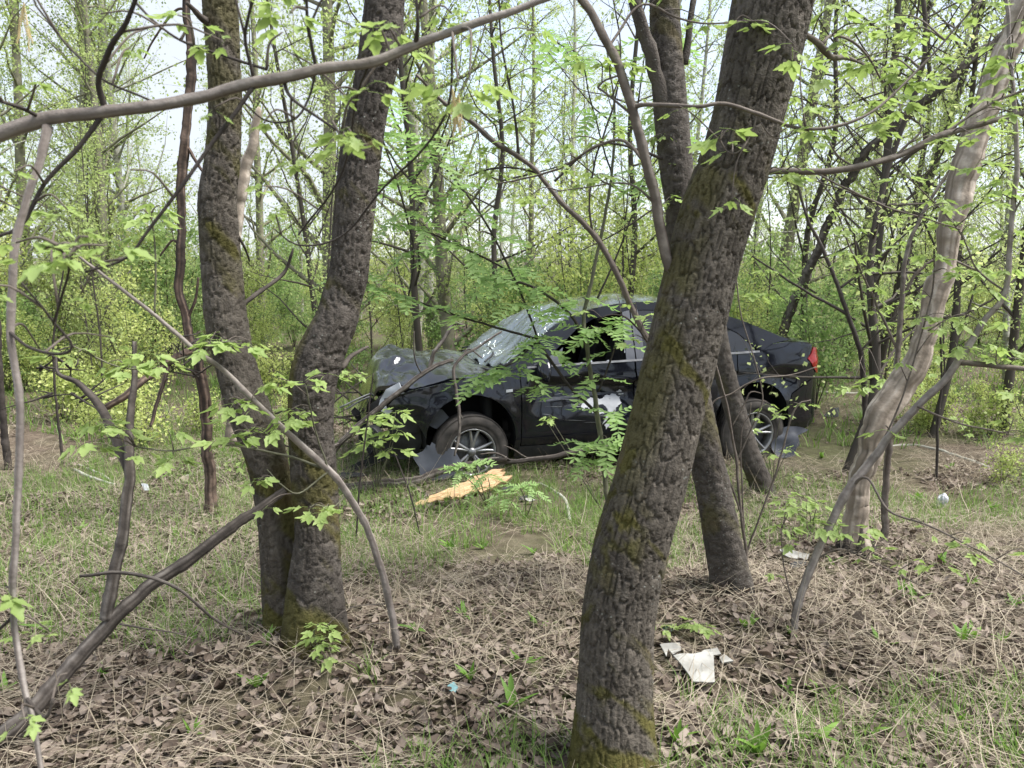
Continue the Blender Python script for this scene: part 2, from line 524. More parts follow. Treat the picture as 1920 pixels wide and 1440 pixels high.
AZ = .375; AR = .385                       # arch centre height and radius
O_ = [(.29, .945), (.43, 1.035), (.60, 1.135), (.75, 1.235), (.95, 1.325), (1.15, 1.385), (1.4, 1.425), (1.65, 1.44), (1.9, 1.43), (2.15, 1.395), (2.4, 1.33), (2.65, 1.245), (2.85, 1.165), (3.0, 1.105), (3.12, 1.075)]
I_ = [(.56, .962), (.66, 1.04), (.82, 1.135), (.98, 1.225), (1.15, 1.30), (1.4, 1.357), (1.65, 1.375), (1.9, 1.365), (2.12, 1.325), (2.35, 1.25), (2.55, 1.16), (2.70, 1.075), (2.74, 1.035)]
O_ = [(x, z + .058 * float(sstep(.3, .9, x))) for x, z in O_]
I_ = [(x + .04 * (1 - float(sstep(.6, 1.1, x))), z + .052 * float(sstep(.6, 1.1, x)) * (1 - float(sstep(2.5, 2.72, x)))) for x, z in I_]
def rail(x): return np.interp(x, [p[0] for p in O_], [p[1] for p in O_])
def belt_pts(a, b, n=8, d=-.004): return [(x, float(belt(x)) + d) for x in np.linspace(a, b, n)]

for s, dn in ((-1, 1.), (1, 0.)):
    inn = (0, -s, 0)
    sm = side_map(s, dn)
    panel('fender', [(-.70, .66), (-.72, .735), (-.5, .80), (-.2, .86), (.05, .895), (.20, .918), (.33, .94), (.426, .95), (.436, .6), (.43, .30), (.425, .19), (.375, .19)]
          + arc(0, AZ, AR, -12, 178, 26) + [(-.44, .50), (-.52, .58)], sm, inn, M['paint'], .04)
    d = panel('front_door', [(.436, .95)] + belt_pts(.5, 1.485) + [(1.492, .60), (1.485, .285), (.438, .285), (.446, .6)], sm, inn, M['paint'], .035,
              label='dented front door with torn white scrapes' if s < 0 else None)
    panel('handle', [(1.22, .872), (1.37, .879), (1.37, .899), (1.22, .892)], side_map(s, 0, .014), inn, M['paint'], .04, .03, d)
    d2 = panel('rear_door', belt_pts(1.502, 2.50) + [(2.49, .86), (2.43, .73), (2.335, .62), (2.285, .50), (2.27, .285), (1.496, .285), (1.502, .6)], sm, inn, M['paint'], .035)
    panel('handle', [(2.12, .885), (2.28, .892), (2.28, .915), (2.12, .908)], side_map(s, dn, .03), inn, M['paint'], .04, .03, d2)
    panel('rear_quarter_panel', [(2.51, float(belt(2.51))), (2.6, float(belt(2.6))), (2.745, 1.03), (2.9, 1.10), (3.1, 1.112), (3.30, 1.10), (3.45, 1.07), (3.40, .99), (3.335, .945), (3.38, .90), (3.44, .845), (3.5, .795), (3.46, .775), (3.3, .715), (3.12, .63), (3.055, .50)]
          + arc(2.685, AZ, AR, 18, 160, 22) + [(2.345, .615), (2.44, .725), (2.50, .86)], sm, inn, M['paint'], .04)
    panel('rear_bumper', [(3.062, .49), (3.13, .62), (3.31, .707), (3.47, .765), (3.55, .765), (3.63, .70), (3.675, .60), (3.672, .42), (3.62, .33), (3.40, .265), (3.15, .235), (3.02, .225)]
          + arc(2.685, AZ, AR, -22, 16, 6), sm, inn, M['paint'], .04)
    panel('sill', [(.38, .275), (2.30, .275), (2.31, .17), (.385, .17)], sm, inn, M['plastic'], .08)
    panel('window_frame', O_ + [(2.9, 1.105), (2.75, 1.034)] + I_[::-1][1:] + [(.45, .955)], sm, inn, M['paint'], .05, .03)
    panel('belt_moulding', [(.50, .957), (2.74, 1.028), (2.74, 1.044), (.50, .973)], side_map(s, dn * .2, .006), inn, M['steel'], .1, .012)
    panel('pillar_trim', [(1.41, .985), (1.495, .985), (1.51, 1.425), (1.44, 1.41)], side_map(s, 0, .004), inn, M['greyplastic'], .06, .012)
    panel('pillar_trim', [(1.507, .987), (1.59, .987), (1.59, 1.43), (1.522, 1.425)], side_map(s, 0, .004), inn, M['greyplastic'], .06, .012)
    panel('window', [(1.58, .99), (2.33, 1.01), (2.33, 1.31), (2.12, 1.375), (1.9, 1.415), (1.65, 1.427), (1.58, 1.424)], side_map(s, 0, -.008), inn, M['glass'], .08, .006)
    panel('quarter_window', [(2.37, 1.01), (2.70, 1.03), (2.69, 1.11), (2.52, 1.24), (2.37, 1.315)], side_map(s, 0, -.008), inn, M['glass'], .08, .006)
    panel('window_divider', [(2.325, 1.0), (2.38, 1.0), (2.38, 1.298), (2.325, 1.314)], side_map(s, 0, .0), inn, M['plastic'], .08, .012)
    if s > 0:
        panel('window', [(.66, .985), (1.43, .985), (1.43, 1.402), (1.15, 1.335), (.98, 1.25), (.80, 1.12)], side_map(s, 0, -.008), inn, M['glass'], .08, .006)
    panel('window_trim', [(.56, .985), (.80, .985), (.84, 1.12), (.80, 1.09)], side_map(s, 0, .003), inn, M['greyplastic'], .06, .012)
    # tail lamp wrapping the corner
    panel('tail_light', [(3.345, .945), (3.405, .985), (3.46, 1.05), (3.53, 1.035), (3.60, .93), (3.615, .815), (3.56, .79), (3.50, .803), (3.44, .853), (3.39, .902)], side_map(s, 0, .010), inn, M['redlens'], .03, .02)
    panel('side_marker', [(.30, .765), (.36, .768), (.36, .79), (.30, .787)], side_map(s, dn, .006), inn, M['lens'], .05, .006)

# shards that stay in the broken front window
for k, (x, z, w, h) in enumerate(((1.40, 1.00, .016, .03), (1.405, 1.06, .012, .05), (1.415, 1.13, .012, .04), (1.42, 1.2, .012, .05), (1.20, .985, .06, .02), (.92, .975, .10, .018), (1.05, .98, .05, .03))):
    panel('glass_shard', [(x, z), (x + w, z), (x + w * .8, z + h)], side_map(-1, 0, -.006), (0, 1, 0), M['lens'], .05, .004)

# torn white patches on the front door, and paler rubbed streaks
random.seed(5)
for pts in ([(.98, .60), (1.02, .66), (1.10, .675), (1.19, .66), (1.25, .69), (1.31, .70), (1.36, .665), (1.37, .62), (1.33, .585), (1.30, .53), (1.24, .545), (1.22, .60), (1.14, .615), (1.06, .585), (1.03, .60), (1.0, .57)],
            [(1.19, .44), (1.22, .52), (1.27, .51), (1.30, .47), (1.25, .435), (1.22, .40)],
            [(1.06, .56), (1.15, .575), (1.20, .55), (1.17, .53), (1.10, .54)],
            [(1.33, .72), (1.37, .73), (1.39, .70), (1.37, .685)]):
    out = []
    for i, p in enumerate(pts):
        q = pts[(i + 1) % len(pts)]
        for t in (0, .2, .4, .6, .8):
            out.append((p[0] + (q[0] - p[0]) * t + random.uniform(-.011, .011), p[1] + (q[1] - p[1]) * t + random.uniform(-.009, .009)))
    panel('scrape', out, side_map(-1, 1, .004), (0, 1, 0), M['white'], .04, .004)
panel('scrape', [(.62, .655), (1.0, .69), (1.40, .70), (1.40, .715), (1.0, .712), (.7, .69)], side_map(-1, 1, .003), (0, 1, 0), M['greyplastic'], .05, .003)

for k in range(14):
    x0 = random.uniform(.55, 1.2); z0 = random.uniform(.45, .74); l_ = random.uniform(.08, .28); dz_ = random.uniform(-.02, .03)
    panel('scratch', [(x0, z0), (x0 + l_ * .5, z0 + dz_ * .5 - .0015), (x0 + l_, z0 + dz_), (x0 + l_ * .5, z0 + dz_ * .5 + .003)], side_map(-1, 1, .003), (0, 1, 0), M['steel'], .05, .002)
# bonnet, roof, boot lid
def hood_z(x, y):
    z = np.interp(x, [-.95, -.85, -.72, -.6, -.4, 0, .3], [.70, .745, .80, .84, .875, .925, .955]) - .06 * (y / .72) ** 4 - .015 * (y / .72) ** 2
    n1 = ridge(x * 2.6 + 1, y * 2.2 + 5, 2) - .55
    front = 1 - sstep(-.62, -.15, x)
    # buckled: a ridge across the nose and folds running back from its peak
    z = z + front * (.055 * np.exp(-((x + .66 - .06 * np.sin(y * 4)) / .16) ** 2) * (1 + .5 * np.sin(y * 5 + 1)) + .11 * n1)
    z = z + .055 * n1 * (1 - front * .3) + .010 * (fbm(x * 11, y * 9 + 3, 8, 3) - .45)
    ang = np.arctan2(y + .42, x + .70)
    rr = np.hypot(y + .42, x + .70)
    z = z + .018 * np.sin(ang * 9) * np.exp(-(rr / .35) ** 2) * sstep(.02, .12, rr)
    z = z + .035 * (1 - sstep(-.1, .2, x)) + .016 * (ridge(x * 9 + y * 3, y * 7 - x * 2, 31) - .55) * (1 - sstep(-.2, .25, x))
    z = z - .26 * (1 - sstep(-.90, -.74, x)) + .10 * np.clip(1 - (y / .72) ** 2, 0, 1) * np.exp(-((x + .36) / .42) ** 2)
    return z
hm = lambda x, y: np.stack([x, y, hood_z(x, y)], 1)
panel('bonnet', [(.33, -.74), (.20, -.5), (.14, 0), (.20, .5), (.33, .74), (0, .745), (-.35, .735), (-.60, .70), (-.78, .6), (-.86, .35), (-.90, 0), (-.89, -.35), (-.82, -.58), (-.66, -.70), (-.35, -.735), (0, -.745)],
      hm, (0, 0, -1), M['paint_top'], .022, .035, label='crumpled bonnet with folded nose')
rm = lambda x, y: np.stack([x, y, rail(x) - .004 + .050 * (1 - (y / (side(x, rail(x)))) ** 2)], 1)
def rail_edge(x, s): return s * (float(side(x, rail(x))) - .012)
xs = np.linspace(.97, 2.28, 14)
panel('roof', [(x, rail_edge(x, -1)) for x in xs] + [(2.36, -.3), (2.38, 0), (2.36, .3)] + [(x, rail_edge(x, 1)) for x in xs[::-1]] + [(.90, .35), (.87, 0), (.90, -.35)], rm, (0, 0, -1), M['paint_top'], .07, .03)
dz = lambda x, y: np.interp(x, [2.8, 3.0, 3.3, 3.5, 3.58], [1.145, 1.13, 1.112, 1.09, 1.06]) + .03 * (1 - (y / .7) ** 2) - .012
dm = lambda x, y: np.stack([x, y, dz(x, y)], 1)
panel('boot_lid', [(3.0, -.70), (3.3, -.70), (3.47, -.66), (3.56, -.50), (3.60, 0), (3.56, .50), (3.47, .66), (3.3, .70), (3.0, .70), (2.97, .35), (2.96, 0), (2.97, -.35)], dm, (0, 0, -1), M['paint_top'], .06, .03)

def ruled(b0, t0, bulge, seed, crump):
    """surface between a bottom curve b(v) and a top curve t(v); u from 0 (bottom) to 1, v in -1..1"""
    def f(u, v):
        b = b0(v); t = t0(v)
        P = b * (1 - u)[:, None] + t * u[:, None]
        P[:, 2] += bulge * 4 * u * (1 - u)
        if crump:
            P[:, 2] += crump * (ridge(u * 1.6 + v * 2, v * 6, seed) - .55) - crump * 1.2 * np.exp(-((u - .4) ** 2 / .05 + (v + .25) ** 2 / .2))
        return P
    return f
ws_b = lambda v: np.stack([.15 + .19 * v ** 2, v * .775, .955 + 0 * v], 1)
ws_t = lambda v: np.stack([.875 + .09 * v ** 2, v * .635, rail(.93 + 0 * v) + .030 * (1 - v ** 2) - .003], 1)
ws = [(u, -1.) for u in np.linspace(0, 1, 6)] + [(1., v) for v in np.linspace(-.8, .8, 8)] + [(u, 1.) for u in np.linspace(1, 0, 6)] + [(0., v) for v in np.linspace(.8, -.8, 8)]
panel('windscreen', ws, ruled(ws_b, ws_t, .045, 3, .12), (0, 0, -1), M['wscreen'], .03, .006, label='shattered sagging windscreen')
rw_b = lambda v: np.stack([2.975 + 0 * v, v * .66, 1.13 + .02 * (1 - v ** 2)], 1)
rw_t = lambda v: np.stack([2.37 - .09 * v ** 2, v * .60, rail(2.33 + 0 * v) + .032 * (1 - v ** 2) - .004], 1)
panel('rear_window', ws, ruled(rw_b, rw_t, .02, 3, 0), (0, 0, -1), M['glass'], .08, .006)
# scuttle panel between bonnet and windscreen
sc_m = lambda x, y: np.stack([x + .09 + .19 * (y / .775) ** 2, y, .93 + .02 * np.sin(y * 20) * .2 + 0 * x], 1)
panel('scuttle', [(-.02, -.74), (.08, -.74), (.08, .74), (-.02, .74)], sc_m, (0, 0, -1), M['plastic'], .08, .02)
for s in (-1, 1):
    V, F = tube(spline([(.19, s * .55, .985), (.31, s * .35, 1.03), (.35, s * .02, 1.05)], 6), np.full(13, .009), 5)
    g = Geo(); g.add(V, F); obj('wiper', g.mesh('wiper', M['plastic'], True), car)

# tail of the car (faces away from the picture) and the dark shell inside
def tail_map(y, z): return np.stack([3.675 - .28 * (np.abs(y) / .80) ** 3 - .05 * sstep(.75, 1.0, z) - .03 * (1 - sstep(.25, .5, z)), y, z], 1)
panel('tail_panel', [(-.74, .30), (-.70, .72), (-.60, 1.07), (.60, 1.07), (.70, .72), (.74, .30)], tail_map, (-1, 0, 0), M['paint'], .08, .02)

def box_geo(g, c, s, rz=0, ry=0, rx=0, taper=1.):
    V = np.array([(x, y, z) for z in (-.5, .5) for y in (-.5, .5) for x in (-.5, .5)], float)
    V[4:, :2] *= taper
    V *= np.array(s)
    m = Matrix.Rotation(rz, 3, 'Z') @ Matrix.Rotation(ry, 3, 'Y') @ Matrix.Rotation(rx, 3, 'X')
    V = V @ np.array(m).T + np.array(c)
    g.add(V, [np.array([(0, 2, 3, 1), (4, 5, 7, 6), (0, 1, 5, 4), (2, 6, 7, 3), (0, 4, 6, 2), (1, 3, 7, 5)])])
def bevel_mesh(g, name, mat, w=.01):
    me = g.mesh(name, mat)
    bm = bmesh.new(); bm.from_mesh(me)
    bmesh.ops.bevel(bm, geom=bm.edges[:], offset=w, segments=2, affect='EDGES', profile=.6)
    bm.to_mesh(me); bm.free()
    return me
g = Geo()
box_geo(g, (1.35, 0, .30), (3.9, 1.30, .10))                 # floor
box_geo(g, (.17, 0, .60), (.06, 1.60, .58))                  # bulkhead
box_geo(g, (-.10, 0, .55), (.55, .62, .40), taper=.8)        # engine
for s in (-1, 1):
    box_geo(g, (2.685, s * .52, .62), (.86, .06, .62))
    box_geo(g, (0, s * .52, .58), (.70, .06, .50))
    box_geo(g, (1.35, s * .80, .32), (1.9, .08, .22))
    box_geo(g, (1.44, s * .80, .62), (.10, .06, .60))
    box_geo(g, (1.44, s * .69, 1.15), (.09, .04, .42), rx=s * .47)
box_geo(g, (2.45, 0, .70), (.05, 1.45, .62))
box_geo(g, (3.2, 0, .50), (.7, 1.2, .40))
obj('inner_shell', g.mesh('inner_shell', M['liner']), car)
g = Geo(); box_geo(g, (.50, 0, .84), (.42, 1.44, .22), taper=.85)
obj('dashboard', bevel_mesh(g, 'dashboard', M['seat'], .03), car)
for x, y in ((1.25, -.37), (1.25, .37), (2.1, -.35), (2.1, .35)):
    g = Geo(); box_geo(g, (x, y, .52), (.50, .48, .16)); box_geo(g, (x + .28, y, .83), (.15, .46, .56), ry=.22); box_geo(g, (x + .38, y, 1.19), (.09, .26, .17), ry=.15)
    obj('seat', bevel_mesh(g, 'seat', M['seat'], .03), car)
th = np.linspace(0, 2 * math.pi, 25)
V, F = tube(np.stack([.80 + .19 * np.sin(th) * .35, -.37 + .19 * np.cos(th), .97 + .19 * np.sin(th) * .93], 1), np.full(25, .016), 6, False)
g = Geo(); g.add(V, F); obj('steering_wheel', g.mesh('steering_wheel', M['seat'], True), car)

# wheel arch liners
for cx in (0, 2.685):
    for s in (-1, 1):
        a = [R(v) for v in np.linspace(-15, 195, 20)]
        V = np.array([(cx + r * math.cos(t), s * y, AZ + r * math.sin(t)) for r, y in ((AR + .004, .885), (AR + .02, .80), (AR + .02, .55)) for t in a])
        n = len(a); F = np.array([(k * n + i, k * n + i + 1, (k + 1) * n + i + 1, (k + 1) * n + i) for k in range(2) for i in range(n - 1)])
        g = Geo(); g.add(V, [F]); obj('wheel_arch_liner', g.mesh('wheel_arch_liner', M['liner'], True), car)

# wheels
def lathe(prof, seg=48):
    """prof: (axial, radius) points, spun about the wheel's Y axis"""
    prof = np.array(prof); n = len(prof)
    t = np.linspace(0, 2 * math.pi, seg, endpoint=False)
    V = np.stack([prof[:, 1][:, None] * np.cos(t), prof[:, 0][:, None] + 0 * t, prof[:, 1][:, None] * np.sin(t)], -1).reshape(-1, 3)
    i = np.arange(n - 1)[:, None] * seg; j = np.arange(seg)[None]; k = (j + 1) % seg
    return V, [np.stack([i + j, i + k, i + seg + k, i + seg + j], -1).reshape(-1, 4)]
def wheel(x, s, z, steer):
    w = obj('wheel', None, car, loc=(x, s * .80, z), rot=(0, 0, steer))
    q = s                                                    # outer face direction
    pr = [(-.10, .20), (-.105, .23), (-.108, .27), (-.10, .305), (-.085, .320)]
    for a in (-.07, -.03, .01, .05):
        pr += [(a, .327), (a + .030, .327), (a + .031, .319), (a + .039, .319)]
    pr += [(.085, .320), (.10, .305), (.108, .27), (.106, .245), (.103, .242), (.104, .225), (.098, .205), (.085, .198)]
    V, F = lathe([(p[0] * q, p[1]) for p in pr], 64); g = Geo(); g.add(V, F); obj('tyre', g.mesh('tyre', M['rubber'], True), w)
    V, F = lathe([(p[0] * q, p[1]) for p in [(.092, .199), (.098, .207), (.101, .205), (.098, .196), (.08, .188), (-.09, .182)]], 64)
    g = Geo(); g.add(V, F); obj('rim', g.mesh('rim', M['alloy'], True), w)
    V, F = lathe([(p[0] * q, p[1]) for p in [(.02, .001), (.02, .16), (.0, .165), (.0, .06)]], 40)
    g = Geo(); g.add(V, F); obj('brake_disc', g.mesh('brake_disc', M['steel'], True), w)
    for k in range(5):
        for d in (-.17, .17):
            a = k * 2 * math.pi / 5 + .3 + s * .1
            g = Geo()
            r = np.linspace(.035, .194, 6); an = a + d * np.linspace(.6, 1.15, 6)
            wd = np.linspace(.016, .012, 6); ax = np.array([.072, .078, .082, .086, .09, .094]) * q
            V = []
            for i in range(6):
                c = np.array([r[i] * math.cos(an[i]), 0, r[i] * math.sin(an[i])]); tn = np.array([-math.sin(an[i]), 0, math.cos(an[i])])
                for sg, ax_ in ((-1, ax[i] - .018 * q), (-.55, ax[i]), (.55, ax[i]), (1, ax[i] - .018 * q)):
                    V.append(c + tn * wd[i] * sg + np.array([0, ax_, 0]))
            F = [(i * 4 + j, i * 4 + j + 1, i * 4 + j + 5, i * 4 + j + 4) for i in range(5) for j in range(3)]
            g.add(np.array(V), [np.array(F)]); obj('spoke', g.mesh('spoke', M['alloy']), w)
    V, F = lathe([(p[0] * q, p[1]) for p in [(.092, .0005), (.092, .022), (.084, .034), (.06, .040), (.02, .042)]], 24)
    g = Geo(); g.add(V, F); obj('hub_cap', g.mesh('hub_cap', M['alloy'], True), w)
WZ = .255
wheel(0, -1, WZ, R(4)); wheel(0, 1, WZ + .04, R(4)); wheel(2.685, -1, WZ + .01, 0); wheel(2.685, 1, WZ + .05, 0)

# door mirrors
for s in (-1, 1):
    bm = bmesh.new(); bmesh.ops.create_icosphere(bm, subdivisions=3, radius=1)
    for v in bm.verts:
        p = v.co; v.co = Vector((p.x * .075 + (.03 if p.x < 0 else 0) * abs(p.y), p.y * .13, p.z * .085 + p.y * .02 * -s))
        if v.co.x > .03: v.co.x = .03
    me = bpy.data.meshes.new('door_mirror'); bm.to_mesh(me); bm.free(); me.materials.append(M['paint'])
    me.polygons.foreach_set('use_smooth', np.ones(len(me.polygons), bool))
    o = obj('door_mirror', me, car, loc=(.62, s * .985, .995 if s > 0 else .965), rot=(R(24) if s < 0 else 0, R(12) if s < 0 else 0, 0))
    g = Geo(); box_geo(g, (.0, -s * .13, -.05), (.07, .10, .05)); obj('arm', g.mesh('arm', M['plastic']), o)

# ruined front end
rnd = random.Random(11)
def crump_panel(name, pts, org, ax1, ax2, mat, amp=.03, step=.04, seed=1, thick=.006, parent=None, label=None):
    org, ax1, ax2 = (np.array(v, float) for v in (org, ax1, ax2))
    nn = np.cross(ax1, ax2); nn /= np.linalg.norm(nn)
    f = lambda u, v: org + u[:, None] * ax1 + v[:, None] * ax2 + ((ridge(u * 6 + seed, v * 6, seed) - .55) * 1.8 * amp)[:, None] * nn
    return panel(name, pts, f, nn * -1, mat, step, thick, parent, label=label)
g = Geo()
box_geo(g, (-.58, 0, .62), (.07, 1.25, .09), rz=.05)
box_geo(g, (-.56, 0, .33), (.08, 1.25, .08), rz=-.04)
for y in (-.55, -.2, .2, .55): box_geo(g, (-.55, y, .48), (.05, .07, .34), ry=.05)
obj('front_frame', bevel_mesh(g, 'front_frame', M['plastic'], .012), car)
crump_panel('radiator', [(-.5, 0), (.5, 0), (.5, .36), (-.5, .36)], (-.50, 0, .28), (0, 1, 0), (.05, 0, 1), M['steel'], .03)
crump_panel('grille', [(-.62, .0), (-.3, -.04), (.2, .02), (.60, .0), (.62, .13), (.2, .17), (-.3, .14), (-.66, .12)], (-.80, .05, .58), (.10, 1, 0), (.2, 0, 1), M['plastic'], .06, .04, 4)
crump_panel('crash_bar', [(-.62, 0), (.62, 0), (.62, .10), (-.62, .10)], (-.70, 0, .44), (.08, 1, 0), (0, 0, 1), M['steel'], .05, .05, 7, .03)
crump_panel('torn_bumper_corner', [(0, 0), (.12, -.05), (.26, -.03), (.30, .10), (.27, .30), (.17, .33), (.04, .26), (-.03, .12)], (-.70, -.70, .24), (.95, -.28, 0), (.05, 0, 1), M['plastic'], .05, .035, 3, .008)
crump_panel('inner_fender', [(0, 0), (.36, .02), (.42, .2), (.30, .34), (.1, .32), (-.05, .2)], (-.80, -.64, .45), (1, -.12, 0), (.02, 0, 1), M['plastic'], .05, .04, 9)
crump_panel('fender_fragment', [(0, 0), (.10, .05), (.24, .05), (.30, -.02), (.20, -.12), (.10, -.07)], (-.48, -.80, .58), (1, -.10, 0), (.05, -.15, 1), M['greyplastic'], .02, .03, 5, .004, label='bent grey scrap of the torn wheel arch')
crump_panel('fender_fragment', [(0, 0), (.08, .06), (.2, .09), (.3, .03), (.22, -.06), (.1, -.09)], (-.66, -.80, .50), (1, -.10, 0), (.05, -.15, 1), M['plastic'], .04, .025, 6, .004)
# headlamp bucket
crump_panel('headlight', [(0, 0), (.10, -.04), (.19, .03), (.22, .16), (.17, .23), (.06, .17), (.01, .08)], (-.77, -.70, .63), (.86, -.40, 0), (.15, .1, 1), M['lens'], .02, .03, 2, .02)
crump_panel('headlight', [(0, 0), (.10, -.04), (.19, .03), (.22, .16), (.17, .23), (.06, .17), (.01, .08)], (-.77, .70, .63), (.86, .40, 0), (.15, .1, 1), M['lens'], .02, .03, 2, .02)
# round fog lamp with its grid
fl = obj('fog_lamp', None, car, loc=(-.84, -.80, .42), rot=(0, R(-4), R(-30)))
V, F = lathe([(.05, .075), (-.03, .085), (-.04, .092), (-.025, .098), (.06, .09)], 28); g = Geo(); g.add(V, F); obj('housing', g.mesh('housing', M['plastic'], True), fl)
V, F = lathe([(.0, .001), (.005, .08)], 28); g = Geo(); g.add(V, F); obj('lens', g.mesh('lens', M['steel'], True), fl)
for k in range(-4, 5):
    h = math.sqrt(max(.0, .076 ** 2 - (k * .017) ** 2))
    V, F = tube([(k * .017, -.02, -h), (k * .017, -.02, h)], [.0035, .0035], 5); g = Geo(); g.add(V, F); obj('grille_bar', g.mesh('grille_bar', M['plastic'], True), fl)
# bent rods poking out of the nose
for p in ([(-.6, -.45, .78), (-.85, -.50, .72), (-1.08, -.55, .63)], [(-.6, -.40, .74), (-.85, -.47, .69), (-1.02, -.52, .61)]):
    V, F = tube(spline(p, 4), np.full(9, .008), 6); g = Geo(); g.add(V, F); obj('bent_rod', g.mesh('bent_rod', M['steel'], True), car)
for k in range(16):
    a = np.array([rnd.uniform(-.75, -.4), rnd.uniform(-.7, .4), rnd.uniform(.35, .72)])
    P = [a]
    for i in range(4): P.append(P[-1] + np.array([rnd.uniform(-.1, .06), rnd.uniform(-.12, .12), rnd.uniform(-.12, .08)]))
    V, F = tube(spline(P, 4), np.full(17, rnd.uniform(.004, .010)), 5); g = Geo(); g.add(V, F); obj('loose_hose', g.mesh('loose_hose', M['plastic'], True), car)

for o in car.children:                                      # short boot
    if o.type == 'MESH' and o.name.split('.')[0] not in ('wheel', 'door_mirror'):
        for me_ in [o.data] + [c.data for c in o.children if c.data]:
            co = np.empty(len(me_.vertices) * 3, np.float32); me_.vertices.foreach_get('co', co); co = co.reshape(-1, 3)
            x = co[:, 0]; co[:, 0] = np.where(x > 2.95, 2.95 + (x - 2.95) * .84, x); me_.vertices.foreach_set('co', co.ravel()); me_.update()
CAR_YAW, CAR_PITCH, CAR_ROLL = .245, .0, .0
car.rotation_euler = (CAR_ROLL, CAR_PITCH, CAR_YAW)
car.location = (-.56, 7.25, -.29)
# ================================================================== the wood floor
def axis_pts(a, b, fine, far, n):
    c = np.arange(a, b + 1e-6, fine)
    o = np.geomspace(fine * 2, far, n)
    return np.concatenate([a - o[::-1], c, b + o])
gx = axis_pts(-6.5, 6.5, .05, 240, 34); gy = axis_pts(.6, 13, .055, 260, 34)
gy = gy[gy > -12]
GX, GY = np.meshgrid(gx, gy)
nx_, ny_ = len(gx), len(gy)
i = np.arange(ny_ - 1)[:, None] * nx_; j = np.arange(nx_ - 1)[None]
def ground_mat():
    m, n, b = newmat('leaf_strewn_soil')
    f = noise_node(n, 9, 8, rough=.7)
    c = ramp(n, f, [(.25, (.045, .034, .026)), (.5, (.115, .088, .066)), (.75, (.21, .17, .13))])
    gsel = ramp(n, noise_node(n, .55, 5), [(.42, (0, 0, 0)), (.62, (.75, .75, .75))])
    gcol = ramp(n, noise_node(n, 14, 5), [(.3, (.05, .06, .025)), (.7, (.13, .155, .06))])
    c = mixc(n, gsel, c, gcol)
    n.links.new(c, b.inputs['Base Color'])
    b.inputs['Roughness'].default_value = .95; b.inputs['Specular IOR Level'].default_value = .1
    bump(n, b, noise_node(n, 38, 6, rough=.7), .8, .03)
    return m
M['soil'] = ground_mat()
ground = obj('ground', mesh_np('ground', np.stack([GX, GY, gz(GX, GY)], -1).reshape(-1, 3),
             [np.stack([i + j, i + j + 1, i + nx_ + 1 + j, i + nx_ + j], -1).reshape(-1, 4)], M['soil'], smooth=True),
             kind='structure', label='wood floor of leaf litter, straw and young grass', cat='ground')

rg = np.random.default_rng(4)
def rot_np(yaw, pit, rol):
    cy, sy, cp, sp, cr, sr = np.cos(yaw), np.sin(yaw), np.cos(pit), np.sin(pit), np.cos(rol), np.sin(rol)
    Rm = np.empty((len(yaw), 3, 3))
    Rm[:, 0, 0] = cy * cp; Rm[:, 0, 1] = cy * sp * sr - sy * cr; Rm[:, 0, 2] = cy * sp * cr + sy * sr
    Rm[:, 1, 0] = sy * cp; Rm[:, 1, 1] = sy * sp * sr + cy * cr; Rm[:, 1, 2] = sy * sp * cr - cy * sr
    Rm[:, 2, 0] = -sp; Rm[:, 2, 1] = cp * sr; Rm[:, 2, 2] = cp * cr
    return Rm

LT = np.array([(0, 0), (.14, -.20), (.14, 0), (.14, .20), (.42, -.33), (.42, 0), (.42, .33), (.74, -.24), (.74, 0), (.74, .24), (1, .02)], float)
LF = [np.array([(0, 2, 1), (0, 3, 2), (7, 8, 10), (8, 9, 10)]), np.array([(1, 2, 5, 4), (2, 3, 6, 5), (4, 5, 8, 7), (5, 6, 9, 8)])]
LN = 11
def dry_leaves(n, P, size, seed, flat=.35):
    r = np.random.default_rng(seed)
    u = LT[None, :, 0] - .5 + r.normal(0, .025, (n, LN)); v = LT[None, :, 1] * r.uniform(.6, 1.3, (n, 1)) + r.normal(0, .035, (n, LN))
    z = r.uniform(-.3, 1.5, (n, 1)) * v ** 2 * 3 + r.uniform(-.6, 1.4, (n, 1)) * u ** 2 + r.normal(0, .03, (n, LN))
    L = np.stack([u, v, z], -1) * size[:, None, None]
    Rm = rot_np(r.uniform(0, 6.283, n), r.normal(0, flat, n), r.normal(0, flat, n))
    V = np.einsum('nij,nkj->nki', Rm, L) + P[:, None]
    off = (np.arange(n) * LN)[:, None, None]
    F = [(f[None] + off).reshape(-1, f.shape[1]) for f in LF]
    return V.reshape(-1, 3), F, np.repeat(r.beta(1.1, 1.5, n), LN)

def ribbons(base, az, el, length, width, curl, seed, ns=3):
    """thin blades: base (n,3), azimuth, start elevation, curl = change of elevation along the blade"""
    n = len(base); r = np.random.default_rng(seed)
    P = base.copy(); rows = []
    sd_ = np.stack([-np.sin(az), np.cos(az), np.zeros(n)], 1)
    e = el.copy(); a = az.copy(); da = r.normal(0, .18, n)
    for k in range(ns + 1):
        w = width * (1 - (k / ns) ** 1.6 * .85)
        rows.append(np.stack([P - sd_ * w[:, None] * .5, P + sd_ * w[:, None] * .5], 1))
        P = P + (length / ns)[:, None] * np.stack([np.cos(a) * np.cos(e), np.sin(a) * np.cos(e), np.sin(e)], 1)
        e = e + curl / ns; a = a + da
    V = np.stack(rows, 1).reshape(n, -1, 3)
    off = (np.arange(n) * (ns + 1) * 2)[:, None, None]
    f = np.array([(2 * k, 2 * k + 1, 2 * k + 3, 2 * k + 2) for k in range(ns)])
    return V.reshape(-1, 3), [(f[None] + off).reshape(-1, 4)], np.repeat(r.random(n), (ns + 1) * 2)

